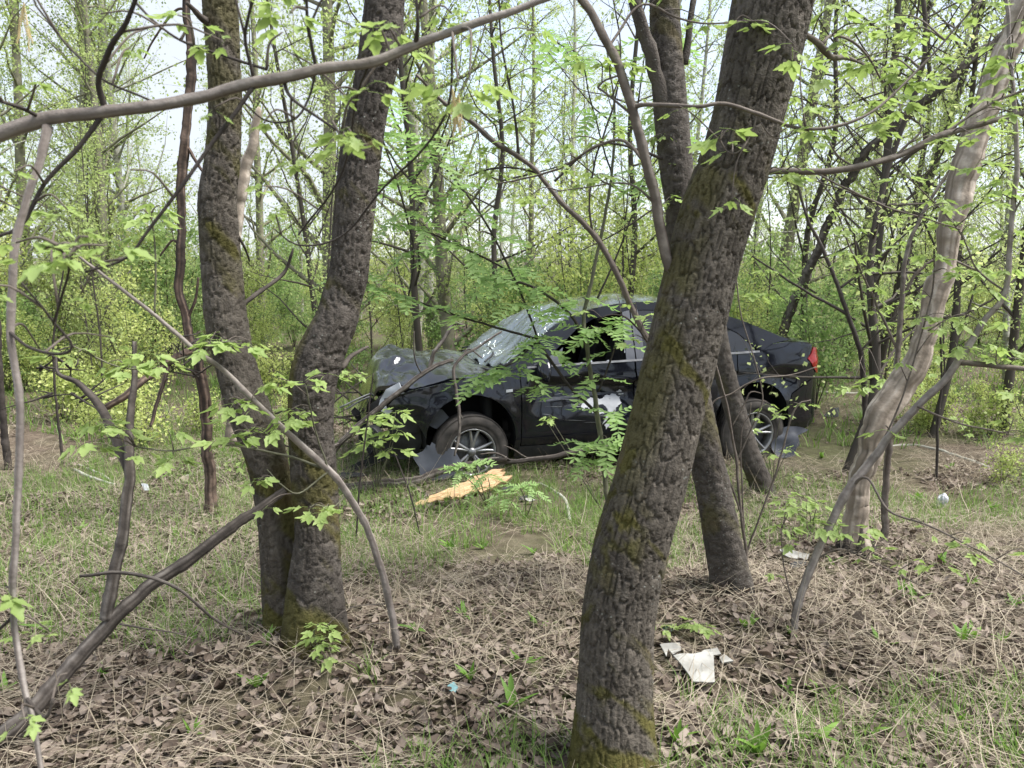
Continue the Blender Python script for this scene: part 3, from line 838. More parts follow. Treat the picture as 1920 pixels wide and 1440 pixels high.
def in_view(n, y0, y1, power=1.0, seed=0, margin=.5):
    r = np.random.default_rng(seed)
    y = (y0 ** power + (y1 ** power - y0 ** power) * r.random(n)) ** (1 / power)
    x = r.uniform(-1, 1, n) * (.70 * y + margin)
    return x, y

# fallen leaves: the nearest ones singly, the rest as one mass
N = 78000
x, y = in_view(N, 1.6, 9.5, 1.1, 1)
keep = fbm(x * 1.1, y * 1.1, 21, 3) + .25 * (1 - sstep(2.5, 6, y)) > .36 + .25 * rg.random(N)
x, y = x[keep], y[keep]; n = len(x)
V, F, A = dry_leaves(n, np.stack([x, y, gz(x, y) + .006 + .022 * rg.random(n)], 1), rg.gamma(5.5, .0052, n) + .008, 2)
o = obj('leaf_litter', mesh_np('leaf_litter', V, F, M['litter'], A, True), ground, kind='stuff')
protos = []
for k in range(10):
    V, F, A = dry_leaves(1, np.zeros((1, 3)), np.array([1.]), 50 + k, .05)
    protos.append(mesh_np('fallen_leaf', V, F, M['litter'], np.full(LN, rg.beta(1.5, 1.6)), True))
x, y = in_view(290, 2.1, 3.4, 1, 8, .1)
for k in range(290):
    obj('fallen_leaf', protos[k % 10], ground, loc=(x[k], y[k], float(gz(x[k], y[k])) + .03), rot=(rg.normal(0, .25), rg.normal(0, .25), rg.uniform(0, 6.28)), scale=float(rg.uniform(.03, .056)))

# dry straw
N = 64000
x, y = in_view(N, 1.6, 10, 1.25, 3)
pat = fbm(x * .9 + 5, y * .9, 31, 3)
keep = pat > .25 + .3 * rg.random(N)
x, y = x[keep], y[keep]; n = len(x)
el = np.abs(rg.normal(.05, .22, n)); up = rg.random(n) < .06; el[up] = rg.uniform(.5, 1.4, up.sum())
V, F, A = ribbons(np.stack([x, y, gz(x, y) + .012 + .03 * rg.random(n)], 1), rg.normal(.25, 1.1, n) + math.pi * (rg.random(n) < .5), el, rg.gamma(3.2, .055, n) + .05, rg.uniform(.0018, .0042, n), rg.normal(-.35, .35, n), 6)
obj('dry_straw', mesh_np('dry_straw', V, F, M['straw'], A), ground, kind='stuff')

# young grass in tufts
def grass_patch(nt_, y0, y1, h0, h1, w, per, seed, thresh):
    r = np.random.default_rng(seed)
    x, y = in_view(nt_, y0, y1, 1.2, seed)
    g_ = fbm(x * .55 + 2, y * .55 + 9, 41, 3) - .11 * (1 - sstep(2.8, 4.4, y)) + .20 * np.exp(-((x + 2.2) ** 2 / 4 + (y - 5.4) ** 2 / 4)) + .12 * sstep(.8, 3, x) * sstep(3.6, 6, y) + .08 * sstep(7, 10, y)
    k = g_ > thresh + .22 * r.random(nt_)
    x, y = x[k], y[k]
    cnt = r.integers(per[0], per[1], len(x))
    x = np.repeat(x, cnt) + r.normal(0, .022, cnt.sum()); y = np.repeat(y, cnt) + r.normal(0, .022, cnt.sum()); n = len(x)
    return ribbons(np.stack([x, y, gz(x, y) - .005], 1), r.uniform(0, 6.283, n), r.uniform(.75, 1.5, n), r.uniform(h0, h1, n), r.uniform(w * .6, w * 1.3, n), r.normal(-.7, .5, n), seed + 1)
g = Geo()
V, F, A = grass_patch(12500, 1.7, 9, .05, .17, .0042, (3, 10), 61, .42); g.add(V, F, A)
V, F, A = grass_patch(14000, 7.5, 34, .08, .28, .011, (3, 7), 63, .38); g.add(V, F, A)
obj('young_grass', g.mesh('young_grass', M['grass']), ground, kind='stuff')

# low broad-leaved weeds
def leafblade(L, Wd, arch, teeth, nseg=5, r=None):
    """one pointed leaf along +X, folded on its midrib; returns V, F"""
    t = np.linspace(0, 1, nseg + 1)
    w = Wd * np.sin(np.pi * t ** .75) ** .9 * (1 + teeth * np.where(np.arange(nseg + 1) % 2, .25, -.2)); w[0] = .0012; w[-1] = .0004
    X = L * t; Z = arch * L * (t - 1.6 * t * t)
    V = np.stack([np.stack([X - .12 * L * teeth * (w / Wd), -w, Z + .35 * w], 1), np.stack([X, 0 * t, Z], 1), np.stack([X - .12 * L * teeth * (w / Wd), w, Z + .35 * w], 1)], 1).reshape(-1, 3)
    F = [(3 * a + b, 3 * a + 3 + b, 3 * a + 4 + b, 3 * a + 1 + b) for a in range(nseg) for b in (0, 1)]
    return V, [np.array(F)]
def xf(V, yaw=0, pitch=0, roll=0, loc=(0, 0, 0), s=1):
    Rm = rot_np(np.array([yaw]), np.array([pitch]), np.array([roll]))[0]
    return (np.asarray(V) * s) @ Rm.T + np.array(loc)
weeds = []
for k in range(5):
    r = random.Random(k); g = Geo()
    for a in range(r.randint(5, 9)):
        V, F = leafblade(r.uniform(.08, .17), r.uniform(.014, .024), r.uniform(-.1, .5), r.choice((0, .8)), 6)
        g.add(xf(V, r.uniform(0, 6.28), -r.uniform(.5, 1.25), r.uniform(-.3, .3)), F, r.random())
    weeds.append(g.mesh('weed', M['weed'], True))
WEED_PX = [(845, 1035), (905, 1030), (1000, 1040), (1765, 1060), (1715, 1130), (1805, 1210), (1825, 1200), (1745, 1290), (1800, 1360), (1900, 1140), (1880, 1210), (1545, 1310), (1530, 1395), (1480, 1300), (1690, 1120),
           (880, 1280), (1010, 1180), (780, 1190), (500, 1210), (480, 1290), (1270, 1400), (1650, 1210), (1560, 1060), (1600, 930), (1720, 940), (1860, 960), (1780, 880), (1880, 870), (1690, 800), (1840, 800), (330, 1010), (150, 1000),
           (90, 1190), (190, 1270), (10, 1300), (360, 1380), (980, 1250), (700, 1000), (590, 900), (1890, 1420), (1420, 1420), (1400, 1180), (1450, 1000), (1540, 860), (1580, 820), (420, 850), (300, 900), (40, 930), (870, 1160), (960, 1330),
           (1820, 1100), (1770, 980), (1630, 1380), (1480, 1190)]
for k, (a, b) in enumerate(WEED_PX):
    p = G(a, b)
    obj('weed', weeds[k % 5], loc=p, rot=(0, 0, rg.uniform(0, 6.28)), scale=float(rg.uniform(.45, .8)), label='small green broad-leaved weed growing out of the leaf litter', cat='plant', group='weeds on the wood floor')
# ================================================================== trees and bushes behind
LQ = np.array([(0, 0, 0), (.5, -.36, .07), (1, 0, -.06), (.52, .36, .07)])
def leaf_cloud(P, size, seed, droop=.5):
    n = len(P); r = np.random.default_rng(seed)
    Rm = rot_np(r.uniform(0, 6.283, n), r.normal(droop, .6, n), r.normal(0, .7, n))
    V = np.einsum('nij,nkj->nki', Rm, LQ[None] * size[:, None, None]) + P[:, None]
    return V.reshape(-1, 3), [np.arange(n * 4).reshape(-1, 4)], np.repeat(np.clip(r.normal(.55, .28, n), 0, 1), 4)

def gen_tree(seed, H, r0, limbs, z0, limb_len, twigs, leaves, leaf, wood, leafmat, wig=.05, elev=(.5, 1.0), nstem=1, spread=0., names=('trunk', 'crown'), thin=.002, jit=.07):
    r = np.random.default_rng(seed); gw = Geo(); sites = []
    for st in range(nstem):
        az0 = r.uniform(0, 6.28); sp = spread * r.uniform(.4, 1.1) if nstem > 1 else 0
        zs = np.linspace(0, 1, 8)
        h = H * r.uniform(.65, 1) if nstem > 1 else H
        wk = np.cumsum(r.normal(0, wig * h / 8, (8, 2)), 0); wk -= wk[0]
        P = np.stack([wk[:, 0] + math.cos(az0) * sp * zs * h, wk[:, 1] + math.sin(az0) * sp * zs * h, zs * h], 1)
        rr = r0 * (1 - zs * .86) * (r.uniform(.6, 1) if nstem > 1 else 1)
        S = spline(np.column_stack([P, rr]), 3)
        V, F = tube(S[:, :3], S[:, 3], 7 if r0 > .03 else 5, False); gw.add(V, F)
        for k in range(limbs):
            t = z0 + (1 - z0) * (k + r.random()) / limbs
            q = S[min(int(t * (len(S) - 1)), len(S) - 1)]
            az = k * 2.4 + r.uniform(-.6, .6); e = r.uniform(*elev)
            L = limb_len * (1.1 - .65 * t) * r.uniform(.5, 1.2)
            d = np.array([math.cos(az) * math.cos(e), math.sin(az) * math.cos(e), math.sin(e)])
            pts = [q[:3]]; dd = d.copy()
            for s_ in range(4):
                dd = dd + r.normal(0, .16, 3) + np.array([0, 0, .05]); dd /= np.linalg.norm(dd)
                pts.append(pts[-1] + dd * L / 4)
            pts = np.array(pts); lr = max(q[3] * .45, thin * 1.5)
            V, F = tube(pts, np.linspace(lr, thin, 5), 4, False); gw.add(V, F)
            for w in range(twigs):
                u = r.uniform(.2, 1) * 3.999; a = int(u); b0 = pts[a] * (1 - (u - a)) + pts[a + 1] * (u - a)
                td = dd * .5 + r.normal(0, .6, 3); td /= np.linalg.norm(td); tl = L * r.uniform(.18, .45)
                m_ = b0 + td * tl * .5 + r.normal(0, .03, 3); e_ = b0 + td * tl + r.normal(0, .05, 3) - np.array([0, 0, .04 * tl])
                V, F = tube(np.array([b0, m_, e_]), np.array([thin * 1.2, thin, thin * .6]), 3, False); gw.add(V, F)
                tt = r.random(leaves)[:, None]
                sites.append(b0 * (1 - tt) + e_ * tt + r.normal(0, jit, (leaves, 3)))
    tm = gw.mesh(names[0], wood, True)
    cm = None
    if leaves:
        S = np.concatenate(sites)
        V, F, A = leaf_cloud(S, r.uniform(leaf * .55, leaf * 1.25, len(S)), seed)
        cm = mesh_np(names[1], V, F, leafmat, A)
    return tm, cm, names

PRO = {}
for k in range(3):
    PRO['birch', k] = gen_tree(100 + k, 13, .085, 40, .08, 2.4, 7, 26, .055, M['birch'], M['leaf_bg'], .02)
    PRO['poplar', k] = gen_tree(110 + k, 13, .13, 44, .08, 2.7, 7, 26, .058, M['poplar'], M['leaf_bg'], .022)
for k in range(4):
    PRO['sapling', k] = gen_tree(120 + k, 5.5, .022, 24, .08, 1.3, 5, 18, .046, M['twig_hazed'], M['leaf_bg'], .05)
    PRO['dark', k] = gen_tree(130 + k, 10, .055, 34, .10, 2.3, 7, 18, .052, M['twig_hazed'], M['leaf_bg'], .06)
    PRO['bush', k] = gen_tree(140 + k, 2.3, .011, 9, .12, .85, 4, 17, .046 if k % 2 else .058, M['twig_hazed'], M['leaf_bush'] if k % 2 else M['leaf_bush2'], .05, (.2, 1.0), 7, .28, ('stems', 'foliage'))
    PRO['tangle', k] = gen_tree(150 + k, 6.5, .042, 30, .15, 2.0, 12, 5, .05, M['twig_hazed'], M['leaf_bg'], .11, (-.1, .9))
    PRO['low', k] = gen_tree(160 + k, .75, .006, 6, .1, .35, 3, 9, .045, M['twig_dark'], M['leaf_bush'], .05, (.2, 1.0), 5, .35, ('stems', 'foliage'), .0015)

def place(kind, k, x, y, s=1., rz=0., lean=(0, 0), name=None, label=None, cat='tree', group=None, sink=.03):
    tm, cm, nm = PRO[kind, k]
    rt = empty(name, (x, y, float(gz(x, y)) - sink), label, cat, group)
    rt.rotation_euler = (lean[0], lean[1], rz); rt.scale = (s, s, s)
    obj(nm[0], tm, rt)
    if cm: obj(nm[1], cm, rt)
    return rt

def at_px(px, d): return (px - 960) / FPX * d / 1.0
def place_px(kind, k, px, d, **kw): return place(kind, k, at_px(px, d) * 1.01, d, **kw)

rb = random.Random(9)
# trees one can single out
place_px('birch', 0, 255, 15, s=1.0, rz=1.0, lean=(0, R(-1.5)), name='birch_tree', label='slender white birch trunk left of the mossy twin ash, far behind')
place_px('poplar', 0, 215, 17, s=.9, rz=2.0, lean=(0, R(-12)), name='poplar_tree', label='pale poplar leaning left behind the white birch')
place_px('poplar', 1, 628, 13, s=1.05, rz=.5, lean=(0, R(0)), name='poplar_tree', label='thick greenish poplar trunk just behind the bent ash stem')
place_px('poplar', 2, 497, 18, s=.85, rz=.2, name='poplar_tree', label='straight pale poplar between the two stems of the twin ash')
place_px('birch', 1, 778, 14, s=1.2, rz=3.0, lean=(0, R(-5)), name='birch_tree', label='pale birch leaning left just right of the bent ash stem')
place_px('birch', 2, 815, 15, s=1.35, rz=4.0, lean=(0, R(6)), name='birch_tree', label='birch leaning right, above the bonnet of the car')
place_px('birch', 0, 1075, 22, s=1.0, rz=5.0, lean=(0, R(-4)), name='birch_tree', label='thin far birch above the windscreen of the car')
place_px('dark', 0, 615, 11, s=.8, rz=.7, lean=(0, R(-9)), name='dark_tree', label='thin dark tree leaning left beside the thick poplar')
place_px('dark', 1, 1655, 8.2, s=.95, rz=1.2, lean=(0, R(-1)), name='dark_tree', label='dark upright trunk behind the stripped pale snag')
place_px('dark', 2, 1640, 9.6, s=.95, rz=2.2, lean=(0, R(-9)), name='dark_tree', label='dark trunk leaning left, right of the tail of the car')
place_px('dark', 3, 1700, 11, s=.9, rz=3.2, lean=(0, R(3)), name='dark_tree', label='dark trunk leaning slightly right, behind the upright dark one')
place_px('dark', 0, 1895, 8.0, s=.9, rz=4.2, lean=(0, R(-2)), name='dark_tree', label='dark trunk at the right edge of the wood')
place_px('birch', 1, 1640, 13, s=.75, rz=2.5, lean=(0, R(-11)), name='birch_tree', label='white birch leaning left, high behind the bare tangled twigs')
TG = 'bare tangled tree full of fine dark twigs'
place_px('tangle', 0, 1600, 6.6, s=.95, rz=.3, lean=(0, R(4)), name='tangled_tree', label=TG + ', nearest the tail of the car')
place_px('tangle', 1, 1760, 8.0, s=1.05, rz=1.3, name='tangled_tree', label=TG + ', behind the snag')
place_px('tangle', 2, 1500, 10.0, s=1.2, rz=2.3, name='tangled_tree', label=TG + ', behind the boot of the car')
place_px('tangle', 3, 1180, 10.5, s=1.25, rz=4.3, name='tangled_tree', label=TG + ', behind the roof of the car')
place_px('tangle', 0, 930, 11.0, s=1.2, rz=5.3, name='tangled_tree', label=TG + ', behind the windscreen of the car')

def free(x, y):
    """outside the car, its approach and the near trees"""
    return not (-2.6 < x < 4.0 and y < 9.4)
# pole trees and saplings of the wood
n = 0
while n < 50:
    y = 11 + 34 * rb.random() ** 1.3; x = rb.uniform(-.78, .78) * y
    if not free(x, y): continue
    kd = rb.choices(('birch', 'poplar', 'dark'), (6, 5, 2))[0]
    nm = {'birch': 'birch_tree', 'poplar': 'poplar_tree', 'dark': 'dark_tree'}[kd]
    place(kd, rb.randrange(3), x, y, rb.uniform(.6, 1.05), rb.uniform(0, 6.28), (R(rb.uniform(-4, 4)), R(rb.uniform(-7, 7))), nm,
          {'birch': 'pale birch among many in the far wood', 'poplar': 'greenish grey poplar among many in the far wood', 'dark': 'thin dark-stemmed tree among many in the far wood'}[kd], 'tree', 'trees of the far wood')
    n += 1
n = 0
while n < 66:
    y = 6.8 + 17 * rb.random(); x = rb.uniform(-.80, .80) * y
    if not free(x, y): continue
    place('sapling', rb.randrange(4), x, y, rb.uniform(.45, 1.0), rb.uniform(0, 6.28), (R(rb.uniform(-8, 8)), R(rb.uniform(-10, 10))), 'sapling', 'thin young sapling with small leaves in the undergrowth', 'sapling', 'saplings in the undergrowth')
    n += 1
n = 0
while n < 190:
    y = 8.8 + 30 * rb.random() ** 1.5; x = rb.uniform(-.80, .80) * y
    if not free(x, y) or (x > .33 * y and y < 14 and rb.random() < .6) or (x < -.2 * y and y < 9.6): continue
    kb = rb.randrange(4)
    place('bush', kb, x, y, (rb.uniform(.4, .85) if rb.random() < .84 else rb.uniform(.85, 1.4)) * (1 + y * .006), rb.uniform(0, 6.28), (0, 0), 'bush', ('fresh green larger-leaved bush in the undergrowth behind the car', 'leafy yellow-green small-leaved bush in the undergrowth behind the car')[kb % 2], 'bush', 'bushes of the undergrowth')
    n += 1
n = 0
while n < 70:
    y = 5.5 + 8 * rb.random(); x = rb.uniform(-.75, .75) * y
    if (-2.6 < x < 3.6 and y < 9.3) or (-.9 < x / y < .35 and y < 7) : continue
    place('low', rb.randrange(4), x, y, rb.uniform(.4, 1.0), rb.uniform(0, 6.28), (0, 0), 'seedling', 'knee-high leafy seedling on the wood floor', 'seedling', 'seedlings on the wood floor')
    n += 1

# the wood goes on behind the viewer: it is what the car's paint and glass mirror
for k, (x, y) in enumerate(((-6.5, -10), (-2.5, -12), (2.2, -11), (6.5, -13), (-11, -9), (12, -8))):
    kd = ('poplar', 'birch', 'dark')[k % 3]
    place(kd, k % 3, x, y, .95, k * 1.3, (0, R((k % 5 - 2) * 2)), {'poplar': 'poplar_tree', 'birch': 'birch_tree', 'dark': 'dark_tree'}[kd], 'tree of the wood standing behind the viewer', 'tree', 'trees behind the viewer')
# ================================================================== near trees
def worley(u, v, nx, k):
    """distance gap between the nearest two cell points; u wraps every nx cells"""
    iu = np.floor(u); iv = np.floor(v)
    f1 = np.full(u.shape, 9.); f2 = np.full(u.shape, 9.); cid = np.zeros(u.shape)
    for a in (-1, 0, 1):
        for b in (-1, 0, 1):
            cu, cv = iu + a, iv + b
            w = np.mod(cu, nx)
            d = np.hypot(cu + .15 + .7 * hash2(w, cv, k) - u, cv + .15 + .7 * hash2(w, cv, k + 1) - v)
            cid = np.where(d < f1, hash2(w, cv, k + 5), cid)
            f2 = np.where(d < f1, f1, np.minimum(f2, d)); f1 = np.minimum(f1, d)
    return f2 - f1, cid

def bark_trunk(L, geo, seed, res=.0055, cell=(.024, .055), depth=.010, moss=None, flare=.5, ground_r=True, lump=.05, fat=1.):
    P, rad = px_path(L, 8); rad = rad * fat
    s = np.concatenate([[0], np.cumsum(np.linalg.norm(np.diff(P, axis=0), axis=1))])
    n = int(s[-1] / res); t = np.linspace(0, s[-1], n)
    P = np.stack([np.interp(t, s, P[:, k]) for k in range(3)], 1); rad = np.interp(t, s, rad)
    for _ in range(6): P[1:-1] = (P[:-2] + P[1:-1] * 2 + P[2:]) / 4; rad[1:-1] = (rad[:-2] + rad[1:-1] * 2 + rad[2:]) / 4
    sides = int(2 * math.pi * rad.mean() / res)
    T = np.gradient(P, axis=0); T /= np.linalg.norm(T, axis=1)[:, None]
    N = np.cross(T, (0, 1, 0)); N /= np.linalg.norm(N, axis=1)[:, None]; B = np.cross(T, N)
    th = np.linspace(0, 2 * math.pi, sides, endpoint=False)
    ct, st_ = np.cos(th)[None], np.sin(th)[None]
    TH = np.broadcast_to(th[None], (n, sides)); S = np.broadcast_to(t[:, None], (n, sides))
    nc = max(6, int(round(2 * math.pi * rad.mean() / cell[0])))
    du = .5 * (fbm(ct * 3 + S * 9, st_ * 3 + S * 4, seed, 3) - .45); dv = .8 * (fbm(ct * 4 + S * 3, st_ * 4 - S * 6, seed + 7, 3) - .45)
    gap, cid = worley(TH / (2 * math.pi) * nc + du * 1.0, S / cell[1] + dv * 1.6, nc, seed)
    gap2, cid2 = worley(TH / (2 * math.pi) * nc * 2 + du * 2, S / cell[1] * 1.7 + dv * 3, nc * 2, seed + 3)
    h = sstep(.01, .16, gap) * (.68 + .22 * cid + .10 * cid2) + .12 * sstep(.0, .12, gap2) * sstep(.1, .2, gap)
    r = rad[:, None] * (1 + lump * 2 * (fbm(ct * 1.1 + S * 1.6, st_ * 1.1 + S * 1.1, seed + 5, 2) - .4))
    if flare:
        fl_ = np.exp(-np.maximum(t[:, None], 0) / .16)
        r = r * (1 + flare * fl_ * (.6 + .5 * np.sin(TH * 3 + seed) + .25 * np.sin(TH * 5)))
    nrm = ct[:, :, None] * N[:, None] + st_[:, :, None] * B[:, None]
    r = r + depth * (.55 + .9 * fbm(ct * 2 + S * 2.2, st_ * 2 + S * 1.7, seed + 77, 3)) * (h - .6) + .003 * (fbm(TH * 40, S * 120, seed + 9, 2) - .45)
    V = P[:, None] + r[:, :, None] * nrm
    ms = moss(V, nrm, S) if moss else np.zeros((n, sides))
    i = np.arange(n - 1)[:, None] * sides; j = np.arange(sides)[None]; k = (j + 1) % sides
    F = [np.stack([i + j, i + k, i + sides + k, i + sides + j], -1).reshape(-1, 4)]
    tone = np.clip(.15 + .5 * cid + .35 * cid2, 0, 1)
    geo.add(V.reshape(-1, 3), F, tone.ravel(), np.clip(ms, 0, 1).ravel())
    return P, rad

def patchy(V, k, sc=9): return fbm(V[..., 0] * sc + V[..., 2] * sc * .8, V[..., 1] * sc + V[..., 2] * sc * .5, k, 4)

def kink(P, rad, seed, node=.16):
    """small crooks and swollen nodes, so that no stem is a smooth pipe"""
    s = np.concatenate([[0], np.cumsum(np.linalg.norm(np.diff(P, axis=0), axis=1))])
    n = max(len(P), int(s[-1] / .02)); n = min(n, 260)
    t = np.linspace(0, s[-1], n)
    P = np.stack([np.interp(t, s, P[:, k]) for k in range(3)], 1); rad = np.interp(t, s, rad)
    for k in range(3):
        P[:, k] += (fbm(t * 7 + k * 13, t * 0 + seed, seed % 97, 3) - .45) * np.minimum(.05, .9 * rad + .008) * sstep(0, .06, t) * sstep(0, .06, s[-1] - t + 1e-6)
    ph = np.mod(t * 9 + seed * .37 + 1.5 * vnoise(t * 5, t * 0 + 1, seed % 89), 1)
    return P, rad * (1 + node * np.exp(-((ph - .5) / .07) ** 2))

def sprout(root, P, n, kind, size, ln=(.05, .16), mat=None, t0=.25, leaves=(2, 4)):
    """short side shoots with leaves along a path"""
    for k in range(n):
        i = int((t0 + (1 - t0) * (k + rl.random()) / n) * (len(P) - 1)); p = Vector(P[i])
        tg = Vector(P[min(i + 1, len(P) - 1)]) - Vector(P[max(i - 1, 0)])
        d = (tg.normalized() * .6 + Vector((rl.uniform(-1, 1), rl.uniform(-1, 1), rl.uniform(-.2, 1)))).normalized()
        l_ = rl.uniform(*ln); e = p + d * l_ + Vector((0, 0, -.01)); m_ = p + d * l_ * .5 + Vector((rl.uniform(-.01, .01), rl.uniform(-.01, .01), .012))
        V, F = tube(spline(np.array([p, m_, e]), 3), np.linspace(.0022, .0012, 7), 5); g = Geo(); g.add(V, F, .4)
        tw_ = part('twig', g, mat or M['twig'], root)
        cluster(root, e, kind, rl.randint(*leaves), size, (0, .7), tw_)

PATHS = {}
def tube_part(name, root, L, mat, sides=8, wob=.08, seed=0, n=6, label=None):
    P, rad = px_path(L, n)
    P, rad = kink(P, rad * (.74 if name == 'stem' else .86), seed + len(L) * 3 + int(abs(L[0][0])))
    V, F = tube(P, rad, sides, True, wob, seed)
    PATHS.setdefault(root.name, []).append(P)
    g = Geo(); g.add(V, F, tube.streak)
    return part(name, g, mat, root, label=label), P, rad

# ---- leaves
def proto_maple(k):
    r = random.Random(k); g = Geo()
    L = .085
    V, F = tube(np.array([(0, 0, 0), (L * .5, 0, .006), (L, 0, .0)]), np.array([.0012, .001, .0008]), 4, False); g.add(V, F, .8)
    for (x, yaw, ln) in ((L, 0, .082), (L * .86, .85, .066), (L * .86, -.85, .066), (L * .6, 1.15, .05), (L * .6, -1.15, .05))[:r.choice((3, 5, 5))]:
        V, F = leafblade(ln * r.uniform(.85, 1.2), ln * .27, r.uniform(-.5, .1), .75, 6)
        g.add(xf(V, yaw + r.uniform(-.2, .2), r.uniform(.0, .5), r.uniform(-.4, .4), (x, 0, 0)), F, r.random())
    return g.mesh('leaf', M['leaf_maple'], True)
def proto_rowan(k):
    r = random.Random(40 + k); g = Geo(); n = 7; L = .15; bend = r.uniform(.1, .5)
    zf = lambda t: L * bend * (t - 1.5 * t * t)
    t = np.linspace(0, 1, 6); V, F = tube(np.stack([L * t, 0 * t, zf(t)], 1), np.linspace(.0011, .0006, 6), 4, False); g.add(V, F, .7)
    for i in range(n):
        u = .16 + .80 * i / (n - 1); ln = .046 * (1 - .35 * abs(u - .5)) * r.uniform(.85, 1.1)
        for s in (-1, 1):
            V, F = leafblade(ln * 1.08, ln * .20, r.uniform(-.5, 0), .15, 4)
            g.add(xf(V, s * r.uniform(.95, 1.2), r.uniform(-.1, .4), s * r.uniform(-.1, .3), (L * u, 0, zf(u))), F, r.random())
    V, F = leafblade(.042, .007, -.3, .15, 4); g.add(xf(V, 0, .3, 0, (L, 0, zf(1))), F, .5)
    return g.mesh('leaf', M['leaf_rowan'], True)
MAPLE = [proto_maple(k) for k in range(6)]; ROWAN = [proto_rowan(k) for k in range(5)]
rl = random.Random(77)
def put_leaf(root, P, kind, size, az, droop, roll=0., parent=None):
    b = Vector(root.location)
    return obj('leaf', rl.choice(kind), parent or root, loc=Vector(P) - b, rot=(roll, droop, az), scale=size)
def cluster(root, P, kind, n, size, droop=(.1, .6), parent=None):
    a0 = rl.uniform(0, 6.28)
    for k in range(n):
        put_leaf(root, Vector(P) + Vector((rl.uniform(-.012, .012), rl.uniform(-.012, .012), rl.uniform(-.012, .012))), kind, size * rl.uniform(.7, 1.15), a0 + k * 6.283 / n + rl.uniform(-.4, .4), rl.uniform(*droop), rl.uniform(-.3, .3), parent)
def cl_px(root, L, kind, size, droop=(.1, .6)):
    pts = np.concatenate(PATHS.get(root.name, [np.zeros((1, 3))]))
    for px, py, d, n in L:
        p = W(px, py, d); k = np.argmin(((pts - np.array(p)) ** 2).sum(1)); q = Vector(pts[k]); tw_ = None
        if .006 < (q - p).length < .9:                        # a stalk back to the nearest wood
            m_ = (p + q) / 2 + Vector((rl.uniform(-.1, .1), rl.uniform(-.1, .1), .15)) * (q - p).length
            S = spline(np.array([q, m_, p]), 5); V, F = tube(S, np.linspace(.0028, .0012, len(S)), 5); g = Geo(); g.add(V, F, .4)
            tw_ = part('twig', g, M['twig'], root)
        cluster(root, p, kind, n, size, droop, tw_)
def twigs_px(root, LL, mat, name='twig', sides=6, grow=0, kind=None, size=.5):
    out = []
    for L in LL:
        out.append(tube_part(name, root, L, mat, sides, .05, len(L))[1])
        if grow: sprout(root, out[-1], grow, kind, size)
    return out

# ---- twin ash on the left
tw = empty('ash_tree', G(560, 1225), 'twin-stemmed ash with mossy base, one stem bent like an elbow, left of the car', 'tree')
def moss_ab(V, nr, S):
    z = V[..., 2] - gz(V[..., 0], V[..., 1])
    m = sstep(.44, .60, patchy(V, 3) + .5 * np.exp(-np.maximum(z, 0) / .28) - .13)
    m = np.maximum(m, sstep(.5, .75, -nr[..., 0]) * sstep(.36, .5, patchy(V, 8)) * np.exp(-((z - 1.05) / .25) ** 2))
    return m * .9
def moss_a(V, nr, S):
    z = V[..., 2] - gz(V[..., 0], V[..., 1])
    m = sstep(.46, .60, patchy(V, 5) + .35 * np.exp(-z / .2) - .12)
    m = np.maximum(m, .55 * sstep(.44, .62, patchy(V, 18, 6)) * sstep(1.1, 1.7, z) * sstep(-.5, .5, nr[..., 0] * .3 - nr[..., 1] * .4 + .1))
    return np.maximum(m, .9 * sstep(.2, .7, nr[..., 0]) * sstep(.3, .45, patchy(V, 28)) * (1 - sstep(.5, .95, z)))
g = Geo()
A_ = [(548, 1240, 3.03, 92), (532, 1100, 3.04, 80), (522, 1000, 3.05, 72), (508, 900, 3.06, 72), (494, 840, 3.06, 76), (464, 760, 3.07, 77), (441, 680, 3.08, 72), (424, 600, 3.09, 74), (417, 520, 3.1, 70), (411, 440, 3.1, 68), (408, 370, 3.1, 65), (417, 300, 3.1, 60), (422, 200, 3.1, 55), (418, 100, 3.1, 55), (412, 0, 3.1, 58), (405, -150, 3.1, 55), (395, -330, 3.1, 50)]
bark_trunk(A_, g, 11, moss=moss_a, cell=(.017, .075))
part('trunk', g, M['bark'], tw, moss=True, label='upright left stem with yellowish moss')
g = Geo()
B_ = [(588, 1245, 2.93, 128), (590, 1100, 2.93, 102), (595, 1000, 2.94, 84), (589, 900, 2.95, 86), (583, 800, 2.95, 83), (586, 720, 2.95, 86), (596, 680, 2.96, 88), (612, 640, 2.97, 82), (631, 600, 2.98, 76), (641, 560, 3.0, 72), (653, 520, 3.0, 70), (658, 470, 3.0, 69), (664, 400, 3.0, 71), (675, 300, 3.0, 72), (692, 200, 3.0, 66), (712, 100, 3.0, 70), (722, 0, 3.0, 66), (735, -150, 3.0, 62), (750, -330, 3.0, 56)]
bark_trunk(B_, g, 23, moss=moss_ab, cell=(.018, .078))
part('trunk', g, M['bark2'], tw, moss=True, label='right stem bent like an elbow, dark cracked bark')
twigs_px(tw, [[(395, 45, 3.08, 22), (372, 25, 3.0, 12), (350, 5, 2.95, 8)],
              [(450, 575, 3.1, 9), (490, 545, 3.2, 9), (530, 515, 3.3, 8), (545, 480, 3.3, 6), (550, 465, 3.3, 3)],
              [(640, 690, 3.0, 14), (662, 665, 3.1, 10), (690, 650, 3.2, 6)],
              [(440, 430, 3.1, 7), (460, 470, 3.15, 5), (468, 490, 3.2, 3)]], M['dead'], 'dead_twig')
# broken pale stub behind the left stem
st = empty('broken_stub', G(470, 860), 'pale splintered dead stub leaning behind the left ash stem', 'dead tree')
tube_part('trunk', st, [(440, 830, 5.2, 40), (428, 600, 5.2, 36), (440, 440, 5.2, 32), (452, 350, 5.2, 28), (470, 270, 5.2, 20), (482, 215, 5.2, 14), (486, 200, 5.2, 4)], M['snag'], 9, .25, 4)

